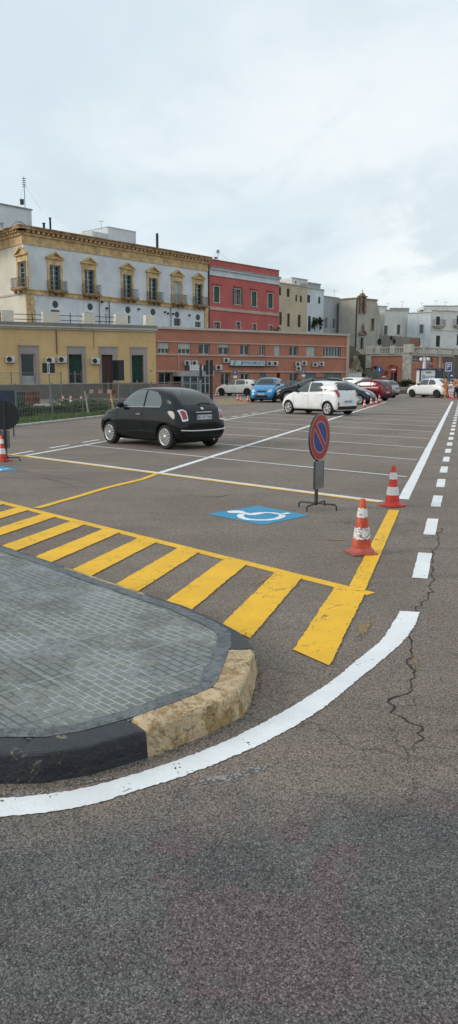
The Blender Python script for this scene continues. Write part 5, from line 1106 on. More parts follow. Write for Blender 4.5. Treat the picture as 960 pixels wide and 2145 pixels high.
def specp(pt_, reg, **k):
    d = dict(sglass='car_glass_mid', st=stp, wb=(-1.22, 1.17), rw=.295, tw=.69, paint=pt_, spokes=7, reg=reg,
      side_glass=[[(-.02, .99), (.84, .985), (.70, 1.11), (.40, 1.30), (.20, 1.385), (-.02, 1.40)], [(-.88, 1.03), (-.10, 1.0), (-.10, 1.41), (-.72, 1.40), (-.86, 1.30)], [(-1.12, 1.12), (-.97, 1.06), (-.96, 1.30), (-1.06, 1.28)]],
      seams=[[(-.06, 1.42), (-.06, .98), (-.08, .45), (-.02, .26), (.66, .26), (.82, .45), (.84, .95)], [(-.10, .26), (-.66, .26), (-.84, .48), (-.92, .75), (-.93, 1.02)]], handles=[(.06, .86), (-.78, .90)],
      sill=[(-.84, .20), (.80, .20), (.80, .26), (-.84, .26)], mirror=(.64, 1.0), mirror_mat='car_trim',
      patches=[('rear_window', 'rear', [[(-.60, 1.08), (.60, 1.08), (.55, 1.36), (.35, 1.42), (-.35, 1.42), (-.55, 1.36)]], 'car_glass', .006), ('windscreen', 'front', [[(-.64, 1.04), (.64, 1.04), (.55, 1.34), (.30, 1.42), (-.30, 1.42), (-.55, 1.34)]], 'car_glass', .006),
        ('tail_light', 'rear', [[(.56, .84), (.67, .76), (.725, .90), (.72, 1.08), (.64, 1.12)], [(-.56, .84), (-.64, 1.12), (-.72, 1.08), (-.725, .90), (-.67, .76)]], 'lamp_red', .014), ('bumper_reflector', 'rear', [[(.62, .42), (.70, .42), (.70, .58), (.64, .60)], [(-.62, .42), (-.64, .60), (-.70, .58), (-.70, .42)]], 'lamp_red', .012),
        ('lower_bumper', 'rear', [[(-.66, .26), (.66, .26), (.68, .40), (-.68, .40)]], 'car_trim', .008), ('headlight', 'front', [[(.36, .62), (.60, .60), (.66, .76), (.50, .78)], [(-.36, .62), (-.50, .78), (-.66, .76), (-.60, .60)]], 'lamp_white', .010), ('lower_grille', 'front', [[(-.42, .30), (.42, .30), (.38, .44), (-.38, .44)]], 'car_trim', .008), ('badge', 'rear', [[(-.045, .93), (.045, .93), (.045, .975), (-.045, .975)]], 'chrome', .012)],
      plates=[('rear', 0, .60), ('front', 0, .50)], extra=[('underbody', box_extra(-1.5, 1.45, -.56, .56, .15, .30, mat='under')), ('wiper', wiper(1.09, -1.5))]); d.update(k); return d
c = car(specp('car_white', 'EM 653 KD')); az_ = -43; c.location = ground_for((686, 870.5), (-1.22, .77), az_); c.rotation_euler = (0, 0, head(az_)); c.scale = (.99, 1.0, 1.035)
tag(c, 'white five door hatchback with black tailgate glass behind the no parking sign', 'car', 'cars parked in the lot')
def scaled(st, sx, sy, sz, dz=0): return [(a * sx, zb * sz, zs * sz, zt * sz, wl * sy, wm * sy, ws * sy, wt * sy) for a, zb, zs, zt, wl, wm, ws, wt in st]
def stretch(d, sx, sy, sz, wb, rw, tw, **k):
    """larger or smaller relative of the city car with its own stance"""
    q = dict(d); q['st'] = scaled(d['st'], sx, sy, sz); q['wb'] = wb; q['rw'] = rw; q['tw'] = tw
    f = lambda p: (p[0] * sx, p[1] * sz)
    q['side_glass'] = [[f(p) for p in g] for g in d['side_glass']]; q['seams'] = [[f(p) for p in g] for g in d['seams']]; q['handles'] = [f(p) for p in d['handles']]; q['sill'] = [f(p) for p in d['sill']]; q['mirror'] = f(d['mirror'])
    q['patches'] = [(n, a, [[(p[0] * sy, p[1] * sz) for p in g] for g in ps], m, o) for n, a, ps, m, o in d['patches']]; q['plates'] = [(a, y, z * sz) for a, y, z in d['plates']]
    q['extra'] = [('underbody', box_extra(-1.5 * sx, 1.45 * sx, -.58, .58, .17, .34, mat='under')), ('roof_rail', lambda m_, sh: (m_.tube([sh.cast((-.9 * sx, y_), 'top')[0] + Vector((0, 0, .03)) for y_ in (.5,)] + [sh.cast((.0, .5), 'top')[0] + Vector((0, 0, .04))], .018, 6), m_.tube([sh.cast((-.9 * sx, -.5), 'top')[0] + Vector((0, 0, .03)), sh.cast((0, -.5), 'top')[0] + Vector((0, 0, .04))], .018, 6), 'car_trim')[2])]
    q.update(k); return q
GRP = 'cars parked in the lot'
def put(c, px, py, az_, label, sc=1.0): c.location = G(px, py); c.rotation_euler = (0, 0, head(az_)); tag(c, label, 'car', GRP); c.scale = (sc, sc, sc); return c
suv = stretch(specp('car_white_warm', 'DX 190 ZL'), 1.2, 1.12, 1.02, (-1.33, 1.36), .345, .78, spokes=5, darkrim=True, mirror_mat='car_trim')
put(car(suv), 500, 829, -62, 'pale white compact sport utility car beside the yellow hatched patch')
blue = stretch(specp('car_blue', 'CK 845 TR'), 1.02, 1.03, 1.05, (-1.24, 1.2), .29, .71, extra=[('underbody', box_extra(-1.5, 1.45, -.56, .56, .15, .30, mat='under')), ('grille_opening', lambda m_, sh: (sh.patch(m_, [(-.33, .64), (.33, .64), (.28, .74), (-.28, .74)], 'front', .012), 'car_trim')[1])])
put(car(blue), 561, 841.5, 196, 'light blue small people carrier facing the camera', 1.08)
big = stretch(specp('car_charcoal', 'GA 330 PW'), 1.27, 1.14, 1.05, (-1.42, 1.44), .34, .79, spokes=10)
put(car(big), 652, 843, -84, 'large charcoal car with long arched roof behind the white five door hatchback', 1.08)
redc = stretch(specp('car_red', 'DZ 771 HF'), 1.10, 1.06, 1.03, (-1.3, 1.28), .31, .73, spokes=6)
put(car(redc), 763, 839, -47, 'dark red hatchback between two dark cars')
navy = stretch(specp('car_navy', 'FL 094 CC'), 1.06, 1.04, 1.0, (-1.26, 1.24), .30, .72, spokes=6)
nv = car(navy); put(nv, 722, 846, 118, 'dark navy hatchback facing right behind the white five door hatchback')
sil = stretch(specp('car_silver', 'BV 562 MM'), 1.10, 1.06, 1.0, (-1.3, 1.28), .31, .73, spokes=5, darkrim=True)
put(car(sil), 785, 833, -46, 'silver grey hatchback at the far side of the dark red hatchback')
wc = place(kids and [o for o in bpy.data.objects if o.get('label') == 'white five door hatchback with black tailgate glass behind the no parking sign'][0], G(727, 838), head(-50), 'white car of which the roof shows behind the navy hatchback', GRP, 1.14)
place(nv, G(612, 833), head(-70), 'dark car half hidden behind the light blue people carrier and the charcoal car', GRP, 1.0)
place(nv, G(540, 828.5), head(175), 'dark car glimpsed between the pale sport utility car and the light blue one', GRP, 1.0)
place(nv, G(930, 830.5), head(-40), 'dark car tucked behind the white retro hatchback', GRP, 1.04)
place(nv, G(592, 829), head(20), 'dark green looking car behind the charcoal car', GRP, .95) if False else None

# ================================================================== cones, signs, street furniture
M('cone_red', (.62, .035, .018), .45, 0, .15, 8); M('cone_orange', (.60, .085, .03), .6, 0, .3, 9, .2, 30); M('cone_base', (.45, .10, .07), .6, 0, .2, 12)
def m_band(name, wear, dirt):
    m, t, b = nt(name); co = objco(t); f = noise_n(t, mapping(t, co, (9, 9, 26)), 1.0, 6, .7, .8)
    c = mix(t, ramp(t, f, wear, wear + .025), (.70, .70, .69), dirt); c = mix(t, mth(t, 'MULTIPLY', ramp(t, noise_n(t, co, 14, 4), .5, .7), .3), c, (.35, .33, .30)); t.links.new(c, b.inputs['Base Color']); b.inputs['Roughness'].default_value = .5; MATS[name] = m
m_band('band_white', .78, (.5, .1, .06)); m_band('band_worn', .555, (.20, .035, .025))
def cone(h=.54, worn=False):
    r = empty('traffic_cone', (0, 0, 0), 0, 'cone', 'traffic cone', 'traffic cones'); rb, rt = .105, .028
    rad = lambda z: rb + (rt - rb) * z / h
    m_ = MB(); m_.box(-.128, .128, -.128, .128, 0, .024, bev=.011); m_.lathe([(.126, .022), (.124, .036), (rad(.04) + .012, .05), (rad(.06), .062)], 28); m_.build('base', 'cone_base' if worn else 'cone_red', r)
    segs = [(.06, .155, 0), (.155, .265, 1), (.265, .365, 0), (.365, .455, 1), (.455, h, 0)]
    m_ = MB(); rng = random.Random(3)
    m_.lathe([(rad(.05), .05), (rad(h) , h - .008), (rad(h) * .8, h), (rad(h) * .65, h - .004), (rad(h) * .6, h - .06)], 28); m_.build('body', 'cone_orange' if worn else 'cone_red', r)
    for a, c_, w_ in segs:
        if w_: 
            n = 28; vs = []; m_ = MB()
            for zz_, sgn in ((a, -1), ((a + c_) / 2, 0), (c_, 1)):
                for k in range(n):
                    an = 2 * math.pi * k / n; z = zz_ + (sgn * rng.uniform(-.012, .008) if worn else 0); q = rad(z) + .0025; vs.append((q * math.cos(an), q * math.sin(an), z))
            m_.add(vs, [(i * n + k, i * n + (k + 1) % n, (i + 1) * n + (k + 1) % n, (i + 1) * n + k) for i in range(2) for k in range(n)], 0, True); m_.build('reflective_band', 'band_worn' if worn else 'band_white', r)
    return r
cw = cone(.54, True); cw.location = G(757, 1159); cw.rotation_euler = (0, 0, R(12)); cw['label'] = 'worn orange traffic cone with scuffed white bands on the yellow line, nearest of all'
cn = cone(.54); cn.location = G(822, 1060); cn.rotation_euler = (0, 0, R(30)); cn['label'] = 'clean red and white traffic cone standing where the white edge line begins'
far = [((7, 966), 'red and white traffic cone behind the dark sign at the left edge', 1), ((763.5, 854), 'leftmost and nearest of the four cones beside the red hatchback', .9), ((777.5, 849.5), 'second of the four cones beside the red hatchback', .9), ((788, 847.5), 'third of the four cones beside the red hatchback', .9), ((794.5, 845), 'farthest of the four cones beside the red hatchback', 1.1),
    ((498, 839), 'orange cone in front of the wheel of the pale sport utility car', .9), ((505, 840), 'second cone in front of the pale sport utility car, touching the first', .7), ((520, 841.5), 'middle cone between the sport utility car and the light blue car', .9), ((535, 840.5), 'cone beside the front corner of the light blue car', .9),
    ((452, 831), 'cone ahead of the nose of the pale sport utility car', .9), ((458, 830), 'cone touching the nose of the pale sport utility car', .8), ((232, 850), 'cone beyond the fence just left of the black hatchback roof', .9), ((237, 849), 'cone beyond the fence touching the black hatchback outline', .9), ((131, 847), 'leftmost cone on the concrete slab beyond the fence', .8), ((147, 847), 'middle cone on the concrete slab beyond the fence', .8), ((171, 847.5), 'cone beside the wooden trestle beyond the fence', .8),
    ((948, 836), 'cone at the far end of the white edge line', 1), ((954, 834), 'cone between the edge line and the lane dashes at the far end', 1), ((958, 833), 'cone at the right edge of the picture near the workers', 1), ((943, 834), 'cone directly right of the white retro hatchback', 1)]
for (x, y), lb, sc in far: place(cn, G(x, y), R(random.uniform(0, 90)), lb, 'traffic cones', sc)
# portable no parking sign
M('steel_dark', (.045, .045, .045), .5, .4, .2); M('steel_grey', (.20, .215, .21), .45, .5, .15); M('sign_red', (.36, .018, .022), .35, 0, .1); M('kiosk_blue', (.02, .035, .10), .5, 0, .1); M('sign_royal', (.015, .04, .20), .35, 0, .1); M('sign_back', (.012, .016, .022), .55, 0, .15); M('sign_rim', (.50, .38, .33), .4, 0, .1)
def disc(mb, r, y, z, n=40, mi=0, r2=None):
    if r2 is None: mb.add([(r * math.cos(2 * math.pi * k / n), y, z + r * math.sin(2 * math.pi * k / n)) for k in range(n)], [tuple(range(n))], mi)
    else:
        vs = [(q * math.cos(2 * math.pi * k / n), y, z + q * math.sin(2 * math.pi * k / n)) for q in (r, r2) for k in range(n)]; mb.add(vs, [(k, (k + 1) % n, n + (k + 1) % n, n + k) for k in range(n)], mi)
def stand(lab, zc=.94, post_w=.05, plate=True):
    """faces local -Y"""
    r = empty('portable_sign', (0, 0, 0), 0, lab, 'road sign', 'portable road signs'); m_ = MB(); m_.box(-post_w / 2, post_w / 2, .006, .032, .05, zc + .25); m_.build('post', 'steel_dark', r)
    for pts in ([(-.27, .02, .0), (-.27, .02, .055), (-.25, .02, .07), (.25, .02, .07), (.27, .02, .055), (.27, .02, 0)], [(0, -.27, .0), (0, -.27, .055), (0, -.25, .075), (0, .25, .075), (0, .27, .055), (0, .27, 0)]): m_ = MB(); m_.tube(pts, .012, 8); m_.build('foot', 'steel_dark', r)
    m_ = MB(); n = 40
    vs = [(.30 * math.cos(2 * math.pi * k / n), y_, zc + .30 * math.sin(2 * math.pi * k / n)) for y_ in (-.022, .003) for k in range(n)]; m_.add(vs, [(k, n + k, n + (k + 1) % n, (k + 1) % n) for k in range(n)] + [tuple(range(n, 2 * n))[::-1]]); disc(m_, .298, -.012, zc); pn = m_.build('sign_disc', 'sign_back', r)
    m_ = MB(); disc(m_, .296, -.0225, zc, r2=.287, mi=0); disc(m_, .287, -.0225, zc, r2=.205, mi=1); disc(m_, .205, -.0225, zc, r2=.194, mi=0); disc(m_, .194, -.0225, zc, mi=2)
    d = Vector((-1, 0, 1)).normalized(); e = Vector((1, 0, 1)).normalized()
    def bar(w_, y_, L_, mi):
        c_ = Vector((0, y_, zc)); q = [c_ + d * L_ + e * w_, c_ - d * L_ + e * w_, c_ - d * L_ - e * w_, c_ + d * L_ - e * w_]; m_.add(q, [(3, 2, 1, 0)], mi)
    bar(.043, -.0240, .198, 0); bar(.031, -.0252, .205, 1); m_.build('sign_face', ['sign_rim', 'sign_red', 'sign_royal'], pn)
    if plate: m_ = MB(); m_.box(-.125, .125, -.02, -.006, .27, zc - .31, bev=.004); m_.box(-.13, -.122, -.022, .004, .27, zc - .31, 1); m_.box(.122, .13, -.022, .004, .27, zc - .31, 1); m_.build('backing_plate', ['steel_grey', 'steel_dark'], r)
    return r
s1_ = stand('no parking disc with red rim and blue field on a portable post with hooped feet'); s1_.location = G(665, 1066)
# face normal (local -Y) points to azimuth ~112 deg
s1_.rotation_euler = (0, 0, math.pi - R(122)); 
s2_ = copy_tree(s1_); s2_.location = G(14, 966); s2_.rotation_euler = (0, 0, R(8) + math.pi); s2_['label'] = 'dark round sign seen from behind on a portable stand at the left edge'
for k_ in kids(s2_):
    if k_.name.startswith('backing_plate'): k_.scale = (.62, 1, 1)
# blue board behind it, on its own post by the fence
def post_sign(name, px, pybase, w_, h_, ztop, matn, label, facing=180, cat='road sign', round_=False, text=None, face=None, back='steel_grey', glyph=None, pr=.03, Y=None, extra_top=.0):
    g = G(px, pybase) if Y is None else Vector((*pt(px, Y), 0)); r = empty(name, g, math.pi - R(facing) , label, cat, 'fixed signs'); m_ = MB(); m_.tube([(0, .02, 0), (0, .02, ztop + extra_top)], pr, 8); m_.build('post', 'steel_grey', r)
    m_ = MB(); 
    if round_:
        n = 28; vs = [(w_ / 2 * math.cos(2 * math.pi * k / n), y_, ztop - w_ / 2 + w_ / 2 * math.sin(2 * math.pi * k / n)) for y_ in (-.03, -.015) for k in range(n)]; m_.add(vs, [tuple(range(n)), tuple(range(n, 2 * n))[::-1]] + [(k, n + k, n + (k + 1) % n, (k + 1) % n) for k in range(n)])
    else: m_.box(-w_ / 2, w_ / 2, -.03, -.012, ztop - h_, ztop, bev=.004)
    p_ = m_.build('sign_plate', matn, r)
    if face:
        m_ = MB(); face(m_, ztop); m_.build('sign_face', ['sign_white', 'sign_blue', 'sign_red', 'seam'], p_)
    return r
def face_P(m_, zt):
    m_.quad((-.20, -.032, zt - .64), (.20, -.032, zt - .64), (.20, -.032, zt - .05), (-.20, -.032, zt - .05), 1); add_text(m_, 'P', .56, frame(Vector((0, -.034, zt - .34)), (1, 0, 0), (0, 0, 1)), 0, .001)
def face_P2(m_, zt): add_text(m_, 'P', .42, frame(Vector((0, -.033, zt - .3)), (1, 0, 0), (0, 0, 1)), 0, .001)
def face_ne(m_, zt): m_.quad((-.24, -.034, zt - .36), (.24, -.034, zt - .36), (.24, -.034, zt - .25), (-.24, -.034, zt - .25), 0)
def face_arrow(m_, zt): add_text(m_, 'h', .0001, Matrix.Identity(4)); m_.add([(-.03, -.034, zt - .45), (.12, -.034, zt - .5), (.1, -.034, zt - .2), (-.05, -.034, zt - .15)], [(0, 1, 2, 3)], 0)
def face_plain(m_, zt): pass
post_sign('parking_sign', 939, 833, .50, .70, 1.7 + (790 - 760) / 1625 * 63, 'sign_white', 'white bordered blue parking sign with a white P near the right edge', face=face_P, Y=63)
post_sign('direction_sign', 944, 833, .5, .36, 1.7 + (790 - 782) / 1625 * 66, 'sign_royal', 'small dark blue sign below and right of the P sign', face=lambda m_, zt: m_.quad((-.05, -.034, zt - .26), (.18, -.034, zt - .26), (.14, -.034, zt - .12), (0, -.034, zt - .12), 0), Y=66)
post_sign('no_entry_sign', 824, 815, .62, .62, 1.7 + (790 - 768) / 1625 * 80, 'sign_red', 'round red no entry sign with white bar in front of the salmon wall', round_=True, face=lambda m_, zt: m_.quad((-.22, -.034, zt - .36), (.22, -.034, zt - .36), (.22, -.034, zt - .26), (-.22, -.034, zt - .26), 0), Y=80)
post_sign('no_entry_sign', 804, 815, .55, .55, 1.7 + (790 - 784) / 1625 * 84, 'sign_red', 'smaller and lower red no entry sign left of the tall one', round_=True, face=lambda m_, zt: m_.quad((-.19, -.034, zt - .33), (.19, -.034, zt - .33), (.19, -.034, zt - .23), (-.19, -.034, zt - .23), 0), Y=84)
post_sign('direction_sign', 794, 815, .68, .68, 1.7 + (790 - 768) / 1625 * 86, 'sign_blue', 'round blue sign with white arrow left of the no entry signs', round_=True, face=lambda m_, zt: m_.add([(-.02, -.034, zt - .52), (.16, -.034, zt - .42), (.06, -.034, zt - .38), (.06, -.034, zt - .16), (-.04, -.034, zt - .16), (-.04, -.034, zt - .4)], [(0, 1, 2, 3, 4, 5)], 0), Y=86)
post_sign('round_sign', 809, 815, .45, .45, 1.7 + (790 - 777) / 1625 * 82, 'sign_back', 'small dark round sign beside the lower no entry sign', round_=True, face=lambda m_, zt: m_.quad((-.1, -.034, zt - .3), (.1, -.034, zt - .3), (.1, -.034, zt - .15), (-.1, -.034, zt - .15), 2), Y=82)
post_sign('parking_sign', 493, 832, .42, .42, 1.7 + (790 - 776.5) / 1625 * 72, 'sign_blue', 'small blue parking sign with white plate under it by the glazed port office door', face=lambda m_, zt: (add_text(m_, 'P', .34, frame(Vector((0, -.033, zt - .21)), (1, 0, 0), (0, 0, 1)), 0, .001), m_.box(-.17, .17, -.034, -.02, zt - .68, zt - .46, 0)), Y=72)
post_sign('parking_sign', 636, 832, .40, .40, 1.7 + (790 - 775.5) / 1625 * 78, 'sign_blue', 'small blue parking sign on the port office wall above the charcoal car', face=lambda m_, zt: (add_text(m_, 'P', .32, frame(Vector((0, -.033, zt - .20)), (1, 0, 0), (0, 0, 1)), 0, .001), m_.box(-.17, .17, -.034, -.02, zt - .64, zt - .44, 0)), Y=78)
post_sign('notice_board', 248, 852, .60, .98, 1.7 + (790 - 755) / 1625 * 38, 'sign_back', 'tall dark blue board on a post between brown door and green window', face=lambda m_, zt: m_.quad((-.26, -.034, zt - .94), (.0, -.034, zt - .94), (.0, -.034, zt - .04), (-.26, -.034, zt - .04), 3), Y=38, pr=.025)
sgn = post_sign('twin_panel_sign', 103, 850, .05, .45, 1.7 + (790 - 761) / 1625 * 36, 'sign_back', 'pair of dark panels with a white frame on a pale post beyond the fence', Y=36, pr=.03)
m_ = MB(); zt = 1.7 + 29 / 1625 * 36
for a_ in (-.29, .05): m_.box(a_, a_ + .24, -.034, -.02, zt - .45, zt, 0)
m_.box(-.05, .05, -.03, -.005, zt - .48, zt + .04, 1); m_.box(-.29, .29, -.018, -.005, zt - .47, zt - .44, 1); m_.build('panel', ['sign_back', 'sign_white'], sgn)
dp = empty('sign_panel_back', G(439, 850), 0, 'pair of tall dark sign backs on a pale pole near the port office entrance', 'road sign'); zt = 1.7 + (790 - 755) / 1625 * G(439, 850).y; Ls = G(439, 850).y / 1625
for a_, c_ in ((-7.5, -1.2), (.8, 7.8)): m_ = MB(); m_.box(a_ * Ls, c_ * Ls, -.03, 0, zt - 30 * Ls, zt, bev=.01); m_.build('panel', 'sign_back', dp)
m_ = MB(); m_.tube([(0, -.05, 0), (0, -.05, zt)], .035, 8); m_.build('pole', 'steel_grey', dp); m_ = MB(); m_.box(1.5 * Ls, 7.2 * Ls, .02, .2, .0, zt - 31 * Ls, bev=.01); m_.build('timber_post', 'shutter_brown', dp)
bo = empty('bollard_column', G(421, 848), 0, 'dark topped grey column left of the tall dark sign backs', 'column'); Ls = G(421, 848).y / 1625; zt = 1.7 + (790 - 763) * Ls; m_ = MB()
m_.lathe([(2.6 * Ls, 0), (2.6 * Ls, zt - 32 * Ls)], 14); m_.build('shaft', 'steel_grey', bo); m_ = MB(); m_.lathe([(2.9 * Ls, zt - 32 * Ls), (2.9 * Ls, zt - .12), (2.0 * Ls, zt - .02), (0, zt)], 14); m_.build('cap', 'sign_back', bo)
# street lamp with twin globes
Ls = 80 / 1625; sl_ = empty('street_lamp', (*pt(888, 80), 0), 0, 'pale street lamp with two globe lights above the kiosk', 'street lamp'); zt = 1.7 + (790 - 752) * Ls
m_ = MB(); m_.lathe([(.28, 0), (.28, .5), (.19, .7), (.16, zt), (0, zt + .1)], 12); m_.build('pole', 'frame_white', sl_); m_ = MB(); m_.tube([(-.02, 0, zt - .3), (-.02, 0, zt + .05), (.36, 0, zt + .1)], .04, 6); m_.tube([(-.35, 0, zt + .05), (.36, 0, zt + .05)], .03, 6); m_.build('arm', 'frame_white', sl_)
for x_ in (-.36, .38):
    m_ = MB(); m_.lathe([(0, -.19), (.12, -.15), (.19, 0), (.13, .15), (0, .19)], 12, 0, Matrix.Translation((x_, 0, zt - .08))); m_.build('globe', 'sign_white', sl_)
# kiosk
kY = 76; ks = kY / 1625; kx = pt(880.5, kY); ko = empty('kiosk', (*pt(904, kY), 0), 0, 'white information kiosk with blue frame and lettering behind the white retro hatchback', 'kiosk'); zt = 1.7 + (790 - 773) * ks; hw = 23.5 * ks
m_ = MB(); m_.box(-hw + .06, hw - .06, .06, 1.8, 0, zt - .08); m_.build('wall', 'sign_white', ko); m_ = MB(); m_.box(-hw - .1, hw + .1, -.1, 1.95, zt - .075, zt + .03); m_.build('roof', 'kiosk_blue', ko)
for x_ in (-hw, 9.5 * ks, hw): m_ = MB(); m_.box(x_ - .06, x_ + .06, 0, .12, 0, zt - .08); m_.build('frame_post', 'kiosk_blue', ko)
m_ = MB(); m_.box(11 * ks, hw - .08, .03, .05, .3, zt - .15); m_.build('side_glass', 'win_glass_blue', ko)
m_ = MB(); add_text(m_, 'Borgo', .52, frame(Vector((-5 * ks, .055, zt - .78)), (1, 0, 0), (0, 0, 1)), 0, .004); m_.build('lettering', 'sign_blue', ko)
M('leaf_sign', (.10, .32, .10), .5, 0, .1); m_ = MB(); m_.add([(-6 * ks + .32 * math.cos(k * .5), .052, zt - .36 + .07 * math.sin(k * .5)) for k in range(12)], [tuple(range(12))]); m_.build('emblem', 'leaf_sign', ko)

# ================================================================== fence, verge, yard
FD = (G(207, 876) - G(27, 897)).normalized(); FB = G(27, 894); nrm_ = Vector((-FD.y, FD.x, 0))  # pointing left, away from the lot
def wire_fence(A, B, h, lab, sp=.11, mesh_h=.2, step=2.6, rail=True, grp=None, r=.0035):
    L_ = (B - A).length; d = (B - A).normalized(); root = empty('mesh_fence', A, math.atan2(d.y, d.x), lab, 'fence'); n = round(L_ / step)
    for k in range(n + 1):
        m_ = MB(); x = L_ * k / n; lean = random.uniform(-.03, .03); m_.tube([(x, 0, 0), (x + lean, lean, h + .06)], .030, 8); m_.build('post', 'fence_green', root)
    if rail: 
        for z_ in (h, .08): m_ = MB(); m_.tube([(0, 0, z_), (L_, 0, z_)], .018, 6); m_.build('rail', 'steel_grey', root)
    m_ = MB(); k = 0.0
    while k < L_:
        m_.box(k - r, k + r, -r, r, .05, h); k += sp
    z_ = mesh_h
    while z_ < h: m_.box(0, L_, -r, r, z_ - r, z_ + r); z_ += mesh_h
    m_.build('wire_mesh', 'wire', root); return root
M('fence_green', (.12, .16, .15), .6, .2, .15); M('wire', (.16, .18, .175), .6, .2, .1)
fo = FB + nrm_ * .25
wire_fence(fo - FD * 4.5, fo + FD * 21.5, 1.42, 'low wire mesh fence with green grey posts along the grass verge')
f2a = Vector((*pt(-80, 46), 0)); wire_fence(f2a, Vector((*pt(128, 46), 0)), 1.95, 'taller mesh fence in the background before the yellow building')
kb = MB(); 
A = FB - FD * 6; B = FB + FD * 23
m0 = Matrix.Translation(A) @ Matrix.Rotation(math.atan2(FD.y, FD.x), 4, 'Z'); kb.box(0, (B - A).length, -.08, .08, 0, .07, 0, m0, bev=.02); ko_ = kb.build('verge_kerb', 'pale_stone'); struct(ko_)
# verge soil with grass and weeds
M('soil', (.075, .058, .038), .95, 0, .35, 1.2, .5, 8)
m_ = MB(); nx, ny = 40, 60; vs = []
yard_w = 9.0
for j in range(ny + 1):
    for i in range(nx + 1):
        p = A + FD * ((B - A).length * j / ny) + nrm_ * (.08 + yard_w * i / nx); hgt = .03 + .10 * max(0, noise.noise(p * .5)) * min(1, i / 4) + .35 * math.exp(-((i / nx * yard_w - 5.5) / 1.2) ** 2) * max(0, .6 + noise.noise(p * .6 + Vector((3, 3, 3)))); vs.append((p.x, p.y, hgt))
m_.add(vs, [(j * (nx + 1) + i, (j + 1) * (nx + 1) + i, (j + 1) * (nx + 1) + i + 1, j * (nx + 1) + i + 1) for j in range(ny) for i in range(nx)], 0, True)
for i in range(len(m_.f)): m_.f[i] = m_.f[i][::-1]
struct(m_.build('verge_ground', 'soil'))
def leafmat(name, cols, rough=.6):
    m, t, b = nt(name); oi = nd(t, 'ShaderNodeNewGeometry'); f = oi.outputs['Random Per Island']; c = mix(t, f, cols[0], cols[1]); c = mix(t, ramp(t, noise_n(t, pos(t), 2.0, 3), .55, .75), c, cols[2]); t.links.new(c, b.inputs['Base Color']); b.inputs['Roughness'].default_value = rough; b.inputs['Specular IOR Level'].default_value = .3
    tr = nd(t, 'ShaderNodeBsdfTranslucent'); t.links.new(c, tr.inputs['Color']); mx = nd(t, 'ShaderNodeMixShader'); mx.inputs[0].default_value = .3; out = t.nodes['Material Output']; t.links.new(b.outputs[0], mx.inputs[1]); t.links.new(tr.outputs[0], mx.inputs[2]); t.links.new(mx.outputs[0], out.inputs['Surface']); MATS[name] = m
leafmat('grass', [(.05, .12, .015), (.14, .22, .03), (.16, .15, .05)]); leafmat('leaf_dark', [(.018, .045, .014), (.045, .085, .025), (.07, .08, .03)]); leafmat('leaf_mid', [(.04, .085, .02), (.08, .13, .035), (.12, .11, .05)])
m_ = MB(); rng = random.Random(5)
for k in range(15000):
    s_ = rng.uniform(0, 20.5); d_ = .12 + abs(rng.gauss(0, 1.7))
    if d_ > 4.2: continue
    p = A + FD * s_ + nrm_ * d_; 
    if noise.noise(p * .8) < -.25 and d_ > .5: continue
    h = rng.uniform(.04, .20) * (1.3 - d_ / 6); a_ = rng.uniform(0, 6.28); w_ = rng.uniform(.006, .014); dx, dy = math.cos(a_), math.sin(a_); ln = rng.uniform(.02, .1)
    m_.add([(p.x - dy * w_, p.y + dx * w_, .02), (p.x + dy * w_, p.y - dx * w_, .02), (p.x + dx * ln * .5 + dy * w_ * .6, p.y + dy * ln * .5 - dx * w_ * .6, h * .7), (p.x + dx * ln, p.y + dy * ln, h)], [(0, 1, 2, 3)])
tag(m_.build('grass', 'grass'), 'rough green grass along the foot of the mesh fence', 'grass', kind='stuff')
def shrub(c, rx, ry, h, n, leaf, matn, label, name='shrub', seed=0, cat='shrub', stems=7, grp='shrubs and weeds'):
    rg = random.Random(seed); root = empty(name, c, 0, label, cat, grp); m_ = MB()
    for k in range(stems): a = rg.uniform(0, 6.28); q = rg.uniform(.3, .8); m_.tube([(rg.uniform(-.1, .1) * rx, 0, -.05), (math.cos(a) * rx * q * .5, math.sin(a) * ry * q * .5, h * .4), (math.cos(a) * rx * q, math.sin(a) * ry * q, h * rg.uniform(.6, .9))], .012, 4, r1=.004)
    m_.build('stem', 'shutter_brown', root); m_ = MB(); cl_ = [(rg.uniform(-.8, .8) * rx, rg.uniform(-.8, .8) * ry, rg.uniform(.25, .85) * h, rg.uniform(.25, .5)) for _ in range(14)]
    for k in range(n):
        cx, cy, cz, cr = rg.choice(cl_); v = Vector((rg.gauss(0, 1), rg.gauss(0, 1), rg.gauss(0, .8))).normalized() * cr * rg.uniform(.5, 1) ; p = Vector((cx + v.x * rx * .8, cy + v.y * ry * .8, max(.02, cz + v.z * h * .5)))
        a = Vector((rg.gauss(0, 1), rg.gauss(0, 1), rg.gauss(0, 1))).normalized(); b_ = a.cross(Vector((rg.gauss(0, 1), rg.gauss(0, 1), rg.gauss(0, 1)))).normalized(); l_ = leaf * rg.uniform(.6, 1.3)
        m_.add([p - a * l_, p + b_ * l_ * .45, p + a * l_, p - b_ * l_ * .45], [(0, 1, 2, 3)])
    m_.build('foliage', matn, root); return root
shrub(FB + FD * 2.2 + nrm_ * 3.2, 1.5, 1.0, .75, 1500, .07, 'leaf_dark', 'dark bushy weeds behind the fence near the left edge', seed=1)
shrub(FB + FD * 4.6 + nrm_ * 2.6, 1.2, .9, .55, 1200, .06, 'leaf_dark', 'low dark weeds behind the second fence post', seed=2)
shrub(FB + FD * 8.2 + nrm_ * 2.0, 1.2, .9, .75, 1200, .06, 'leaf_mid', 'leafy bush between the trestle and the fence', seed=3)
shrub(FB + FD * 9.8 + nrm_ * 1.3, .7, .6, .5, 800, .05, 'leaf_mid', 'small pale weed beside the black hatchback bonnet', seed=4)
